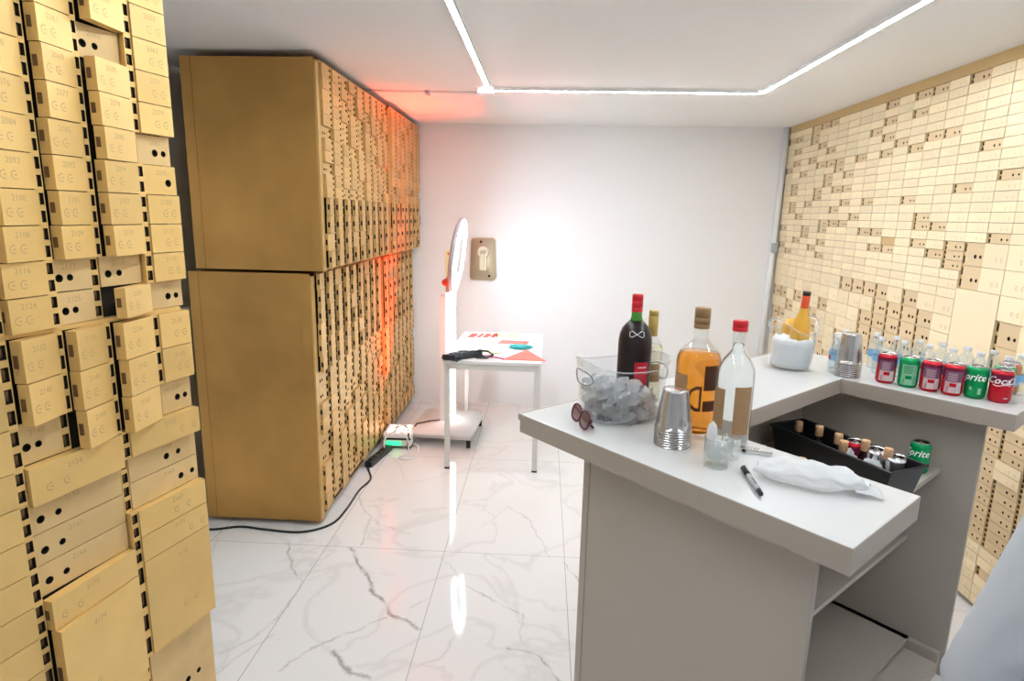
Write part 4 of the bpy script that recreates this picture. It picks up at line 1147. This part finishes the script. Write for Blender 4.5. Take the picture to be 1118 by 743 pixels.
for nm, en, size, ty, tx, px in (('uplight_beam', 66, 44, 5., 4.5, .05), ('uplight_spot', 75, 26, 4., 3.2, .03), ('uplight_wash', 14, 74, -6., 0., .07)):
    L1 = bpy.data.lights.new(nm, 'SPOT'); L1.energy = en; L1.color = (1., .085, .03); L1.spot_size = R(size); L1.spot_blend = .9; L1.shadow_soft_size = .05
    lo_ = bpy.data.objects.new(nm, L1); COL.objects.link(lo_); lo_.parent = pp; lo_.location = (px, .02, .128)
    lo_.rotation_euler = (R(180 - ty), R(-tx), 0)
ps = thing('power_strip', 'black power strip lying on the floor along the gold cabinets', 'power strip', (-1.115, 4.0, 0), R(80))
mb = MB(); mb.box((-.17, -.027, .002), (.17, .027, .042), M['black_plastic'], bev=.006); mb.obj('housing', ps)
mb = MB()
for k in range(5): mb.lathe([(.018, .0421), (.019, .0435), (.0, .0425)], M['black_rubber'], 16, Matrix.Translation((-.12 + .06 * k, 0, 0)))
mb.obj('sockets', ps)
def smooth_path(pts, n=8):
    P_ = [Vector(p) for p in pts]; out_ = []
    for i in range(len(P_) - 1):
        a, b_, c, d_ = P_[max(i - 1, 0)], P_[i], P_[i + 1], P_[min(i + 2, len(P_) - 1)]
        for k in range(n):
            t = k / n
            out_.append(.5 * ((2 * b_) + (c - a) * t + (2 * a - 5 * b_ + 4 * c - d_) * t * t + (3 * b_ - a - 3 * c + d_) * t ** 3))
    return out_ + [P_[-1]]
mb = MB(); mb.tube(smooth_path([(-1.95, 2.98, .006), (-1.76, 2.937, .006), (-1.608, 2.981, .006), (-1.466, 2.965, .006), (-1.26, 2.955, .006), (-1.13, 3.05, .006), (-1.10, 3.223, .006), (-1.10, 3.478, .006), (-1.075, 3.643, .006), (-1.125, 3.78, .006), (-1.145, 3.83, .02)]), .0065, M['black_plastic'], 8)
o = mb.obj('extension_lead', None); tag(o, 'black extension cord snaking along the floor in front of the gold cabinets', 'cord')
mb = MB(); mb.tube(smooth_path([(-1.10, 4.09, .046), (-1.10, 4.095, .10), (-1.06, 4.12, .15), (-.98, 4.13, .15), (-.93, 4.12, .08), (-.94, 4.08, .012), (-.98, 4.02, .006), (-.92, 3.99, .006), (-.86, 4.05, .006), (-.86, 4.12, .05), (-.90, 4.16, .06)]), .005, M['white_plastic'], 8)
o = mb.obj('electric_lead', None); tag(o, 'white lead looping from the power strip past the uplight', 'cord')
mb = MB(); mb.tube(smooth_path([(-1.06, 4.29, .125), (-1.0, 4.24, .165), (-.955, 4.21, .15), (-.945, 4.175, .06), (-.955, 4.17, .006)]), .0045, M['black_plastic'], 8)
o = mb.obj('electric_lead', None); tag(o, 'thin dark lead lying over the lit top of the uplight', 'cord')

# ------------------------------------------------------------------ things on the walls
pq = thing('keyhole_plaque', 'champagne metal plaque with an embossed keyhole hung on the back wall', 'plaque', (-.530, YB, 1.315))
mb = MB()
pts = []
for cx, cz, a0 in ((.075, .150, 0), (-.075, .150, 90), (-.085, -.155, 180), (.085, -.155, 270)):
    for k in range(5): a = R(a0 + 22.5 * k); pts.append((cx + .032 * math.cos(a), cz + .032 * math.sin(a)))
bm = bmesh.new(); vs = [bm.verts.new((x, 0, z)) for x, z in pts]; fc = bm.faces.new(vs)
ex = bmesh.ops.extrude_face_region(bm, geom=[fc]); bmesh.ops.translate(bm, verts=[v for v in ex['geom'] if isinstance(v, bmesh.types.BMVert)], vec=(0, -.028, 0))
bmesh.ops.recalc_face_normals(bm, faces=bm.faces)
bmesh.ops.bevel(bm, geom=[e for e in bm.edges if all(v.co.y < -.02 for v in e.verts)], offset=.009, segments=3, affect='EDGES'); mb.bm(bm, M['plaque'], True); mb.obj('plate', pq)
mb = MB(); mb.lathe([(.058, 0), (.056, .010), (.045, .016), (.030, .012), (.0, .011)], M['plaque'], 28, Matrix.Translation((.0, -.028, .06)) @ Matrix.Rotation(R(90), 4, 'X'))
mb.box((-.034, -.040, -.10), (.034, -.028, .05), M['plaque'], bev=.006); mb.obj('escutcheon', pq)
mb = MB(); mb.lathe([(.018, 0), (.018, .016), (.012, .022), (.0, .023)], M['plaque'], 20, Matrix.Translation((.0, -.039, .055)) @ Matrix.Rotation(R(90), 4, 'X')); mb.box((-.010, -.060, -.075), (.010, -.040, .055), M['plaque'], bev=.003); mb.obj('key_cover', pq)
for x, z in ((-.02, .148), (.055, -.148)): mb = MB(); mb.lathe([(.0001, .0), (.010, .0), (.010, .0035), (.0, .0035)], M['hole'], 14, Matrix.Translation((x, -.0275, z)) @ Matrix.Rotation(R(90), 4, 'X')); mb.obj('bolt_hole', pq)
wp_ = thing('wall_notice', 'narrow pale notice with small red marks on the wall behind the ring light', 'notice', (-.818, YB, 1.20))
mb = MB(); mb.box((-.05, -.006, -.185), (.05, .0, .185), M['prop_cream']); mb.obj('board', wp_)
mb = MB(); mb.box((-.012, -.014, -.06), (.035, -.006, .12), M['grey_plastic'], bev=.003); mb.obj('holder', wp_)
mb = MB(); strokes(mb, (.012, .008, .014, .008, .012), .022, M['prop_red'], lambda x, y: (x, -.0064, y + .14), 0); mb.obj('mark', wp_)
mb = MB(); mb.box((-.028, -.010, -.04), (.028, 0, .04), M['grey_plastic'], bev=.004)
o = mb.obj('wall_socket', None, (1.940, YB - .0005 - .047, 1.47)); tag(o, 'small grey socket on the corner pipe of the back wall', 'socket')
# conduit and switch box on the left wall, in the gap beside the tall cabinets
cd = thing('wall_conduit', 'grey pipe running down the left wall between near cabinet and tall cabinets', 'pipe', (XL + .03, 3.12, 0))
mb = MB(); mb.tube([(0, 0, 0.0), (0, 0, H)], .024, M['grey_plastic'], 14); mb.obj('pipe', cd)
sb = thing('switch_box', 'small white switch box beside the grey pipe on the left wall', 'switch', (XL + .001, 3.30, 1.10))
mb = MB(); mb.box((0, -.045, -.06), (.045, .045, .06), M['white_plastic'], bev=.006); mb.obj('box', sb)
mb = MB(); mb.box((.045, -.02, -.03), (.053, .02, .03), M['white_plastic'], bev=.003); mb.obj('rocker', sb)

# ------------------------------------------------------------------ person at the right edge (only a sleeve shows)
PP = Vector((1.11, .93, 0))
person = thing('person', 'person in grey-blue shirt, arm bent, standing at the open end of the bar', 'person', PP)
def skin(name, m, joints, edges, parent, sub=2, root=0):
    me = bpy.data.meshes.new(name); me.from_pydata([j[0] for j in joints], edges, []); me.update()
    o = link(name, me, parent)
    sk = o.modifiers.new('skin', 'SKIN'); sk.use_smooth_shade = True
    for k, j in enumerate(joints):
        d = me.skin_vertices[0].data[k]; d.radius = j[1] if isinstance(j[1], tuple) else (j[1], j[1]); d.use_root = (k == root)
    ss = o.modifiers.new('smooth', 'SUBSURF'); ss.levels = sub; ss.render_levels = sub
    dg = bpy.context.evaluated_depsgraph_get(); dg.update()
    me2 = bpy.data.meshes.new_from_object(o.evaluated_get(dg))
    o.modifiers.clear(); o.data = me2; me2.materials.clear(); me2.materials.append(m)
    for p in me2.polygons: p.use_smooth = True; p.material_index = 0
    return o
# joints are (point, radius); x to the right, the figure faces +y
sh_l, el_l, wr_l = (-.205, .0, 1.40), (-.385, -.03, .945), (-.22, .16, .90)
sh_r, el_r, wr_r = (.20, .0, 1.41), (.26, .0, 1.12), (.25, .14, .90)
J = [((0, 0, .96), (.125, .085)), ((0, 0, 1.18), (.105, .07)), ((0, 0, 1.38), (.11, .065)), ((0, .0, 1.49), .052), ((0, .02, 1.56), .05), ((0, .025, 1.62), (.076, .088)), ((0, .025, 1.69), (.084, .098)), ((0, .015, 1.755), (.066, .076)),
     (sh_l, .055), (el_l, .038), (wr_l, .025), (sh_r, .055), (el_r, .038), (wr_r, .025),
     ((-.10, 0, .86), .095), ((-.11, .01, .48), .055), ((-.11, -.01, .09), .036), ((-.12, .12, .035), .03),
     ((.10, 0, .86), .095), ((.11, .01, .48), .055), ((.11, -.01, .09), .036), ((.12, .12, .035), .03)]
E_ = [(0, 1), (1, 2), (2, 3), (3, 4), (4, 5), (5, 6), (6, 7), (2, 8), (8, 9), (9, 10), (2, 11), (11, 12), (12, 13), (0, 14), (14, 15), (15, 16), (16, 17), (0, 18), (18, 19), (19, 20), (20, 21)]
def hand(wr, dirv, side):
    d = Vector(dirv).normalized(); base = len(J); w_ = Vector(wr)
    J.append((tuple(w_ + d * .045), (.030, .016))); par = [k for k, j in enumerate(J) if j[0] == wr][0]; E_.append((par, base))
    s = d.cross(Vector((0, 0, 1))).normalized() * side
    for k, (o_, l_) in enumerate(((-.027, .065), (-.009, .078), (.009, .073), (.026, .056))):
        a = w_ + d * .075 + s * o_; b_ = a + d * l_ * .5 + Vector((0, 0, -.006)); c_ = b_ + d * l_ * .4 + Vector((0, 0, -.018))
        i = len(J); J.extend([(tuple(a), .0095), (tuple(b_), .0085), (tuple(c_), .007)]); E_.extend([(base, i), (i, i + 1), (i + 1, i + 2)])
    a = w_ + d * .03 - s * .03; b_ = a + d * .03 - s * .014 + Vector((0, 0, -.006)); c_ = b_ + d * .026 + s * .004 + Vector((0, 0, -.006))
    i = len(J); J.extend([(tuple(a), .011), (tuple(b_), .0095), (tuple(c_), .008)]); E_.extend([(base, i), (i, i + 1), (i + 1, i + 2)])
hand(wr_l, (.7, .7, -.1), 1); hand(wr_r, (-.1, .5, -.85), -1)
body = skin('body', M['skin'], J, E_, person)
SJ = [((0, 0, .75), (.20, .16)), ((0, 0, 1.16), (.185, .145)), ((0, 0, 1.36), (.185, .135)), ((0, 0, 1.485), (.070, .070)), (sh_l, .074), ((-.298, -.018, 1.17), .066), (el_l, .064), ((-.27, .10, .915), .050), (sh_r, .074), ((.235, 0, 1.25), .062), (el_r, .055), ((.252, .08, 1.0), .048)]
SE = [(0, 1), (1, 2), (2, 3), (2, 4), (4, 5), (5, 6), (6, 7), (2, 8), (8, 9), (9, 10), (10, 11)]
shirt = skin('shirt', M['shirt'], SJ, SE, person, 3)
for v in shirt.data.vertices:   # cloth folds, stronger at the elbow
    p = v.co; k = math.exp(-((p.x + .33) ** 2 + (p.z - 1.06) ** 2) / .02)
    nz_ = noise.noise(Vector((p.x * 9 + p.z * 7, p.y * 8, p.z * 14))) * .0010 + math.sin((p.z + p.x * .7) * 130 + 6 * noise.noise(p * 9)) * .0012 * k
    front = max(0., -v.normal.y) ** 2
    ridge = abs(noise.noise(Vector((p.x * 22 + p.z * 10, p.y * 6, p.z * 9 - p.x * 6))))
    v.co = p + v.normal * (nz_ - front * .016 * max(0., .30 - ridge) / .30)
TJ = [((0, 0, .90), (.115, .08)), ((-.10, 0, .84), .105), ((-.11, .01, .48), .075), ((-.11, -.01, .08), .062), ((.10, 0, .84), .105), ((.11, .01, .48), .075), ((.11, -.01, .08), .062)]
skin('trousers', M['trousers'], TJ, [(0, 1), (1, 2), (2, 3), (0, 4), (4, 5), (5, 6)], person)
for s in (-1, 1):
    mb = MB(); crumple(mb, M['shoe'], 1.1 + s, .048, .135, .05, 24, 16, .04, 1.5, lambda p: Vector((p.x + s * .115, p.y + .05, max(p.z, -.042) + .0425))); mb.obj('shoe', person)
mb = MB(); crumple(mb, M['hair'], 2.8, .088, .108, .10, 28, 18, .10, 4, lambda p: Vector((p.x, p.y * (1 if p.y < 0 else .72) + .0, p.z * (1 if p.z > 0 else .9) + 1.715 + (.03 if p.y > .02 else 0)))); mb.obj('hair', person)
for s in (-1, 1):
    mb = MB(); mb.lathe([(.001, -.011), (.008, -.008), (.011, 0), (.008, .008), (.001, .011)], M['white_ink_and_glint'], 14, Matrix.Translation((s * .032, .092, 1.655)))
    mb.lathe([(.001, 0), (.005, .001), (.001, .002)], M['black_plastic'], 12, Matrix.Translation((s * .032, .1025, 1.655)) @ Matrix.Rotation(R(-90), 4, 'X')); mb.obj('eye', person)
mb = MB(); crumple(mb, M['skin'], .4, .013, .02, .024, 16, 12, .02, 2, lambda p: Vector((p.x, p.y + .112, p.z + 1.632))); mb.obj('nose', person)
mb = MB(); crumple(mb, M['prop_coral'], .9, .022, .008, .007, 16, 10, .03, 2, lambda p: Vector((p.x, p.y + .100, p.z + 1.595))); mb.obj('mouth', person)
for s in (-1, 1):
    mb = MB(); crumple(mb, M['skin'], 1.9, .010, .02, .03, 14, 10, .05, 2, lambda p: Vector((p.x + s * .082, p.y + .01, p.z + 1.64))); mb.obj('ear', person)
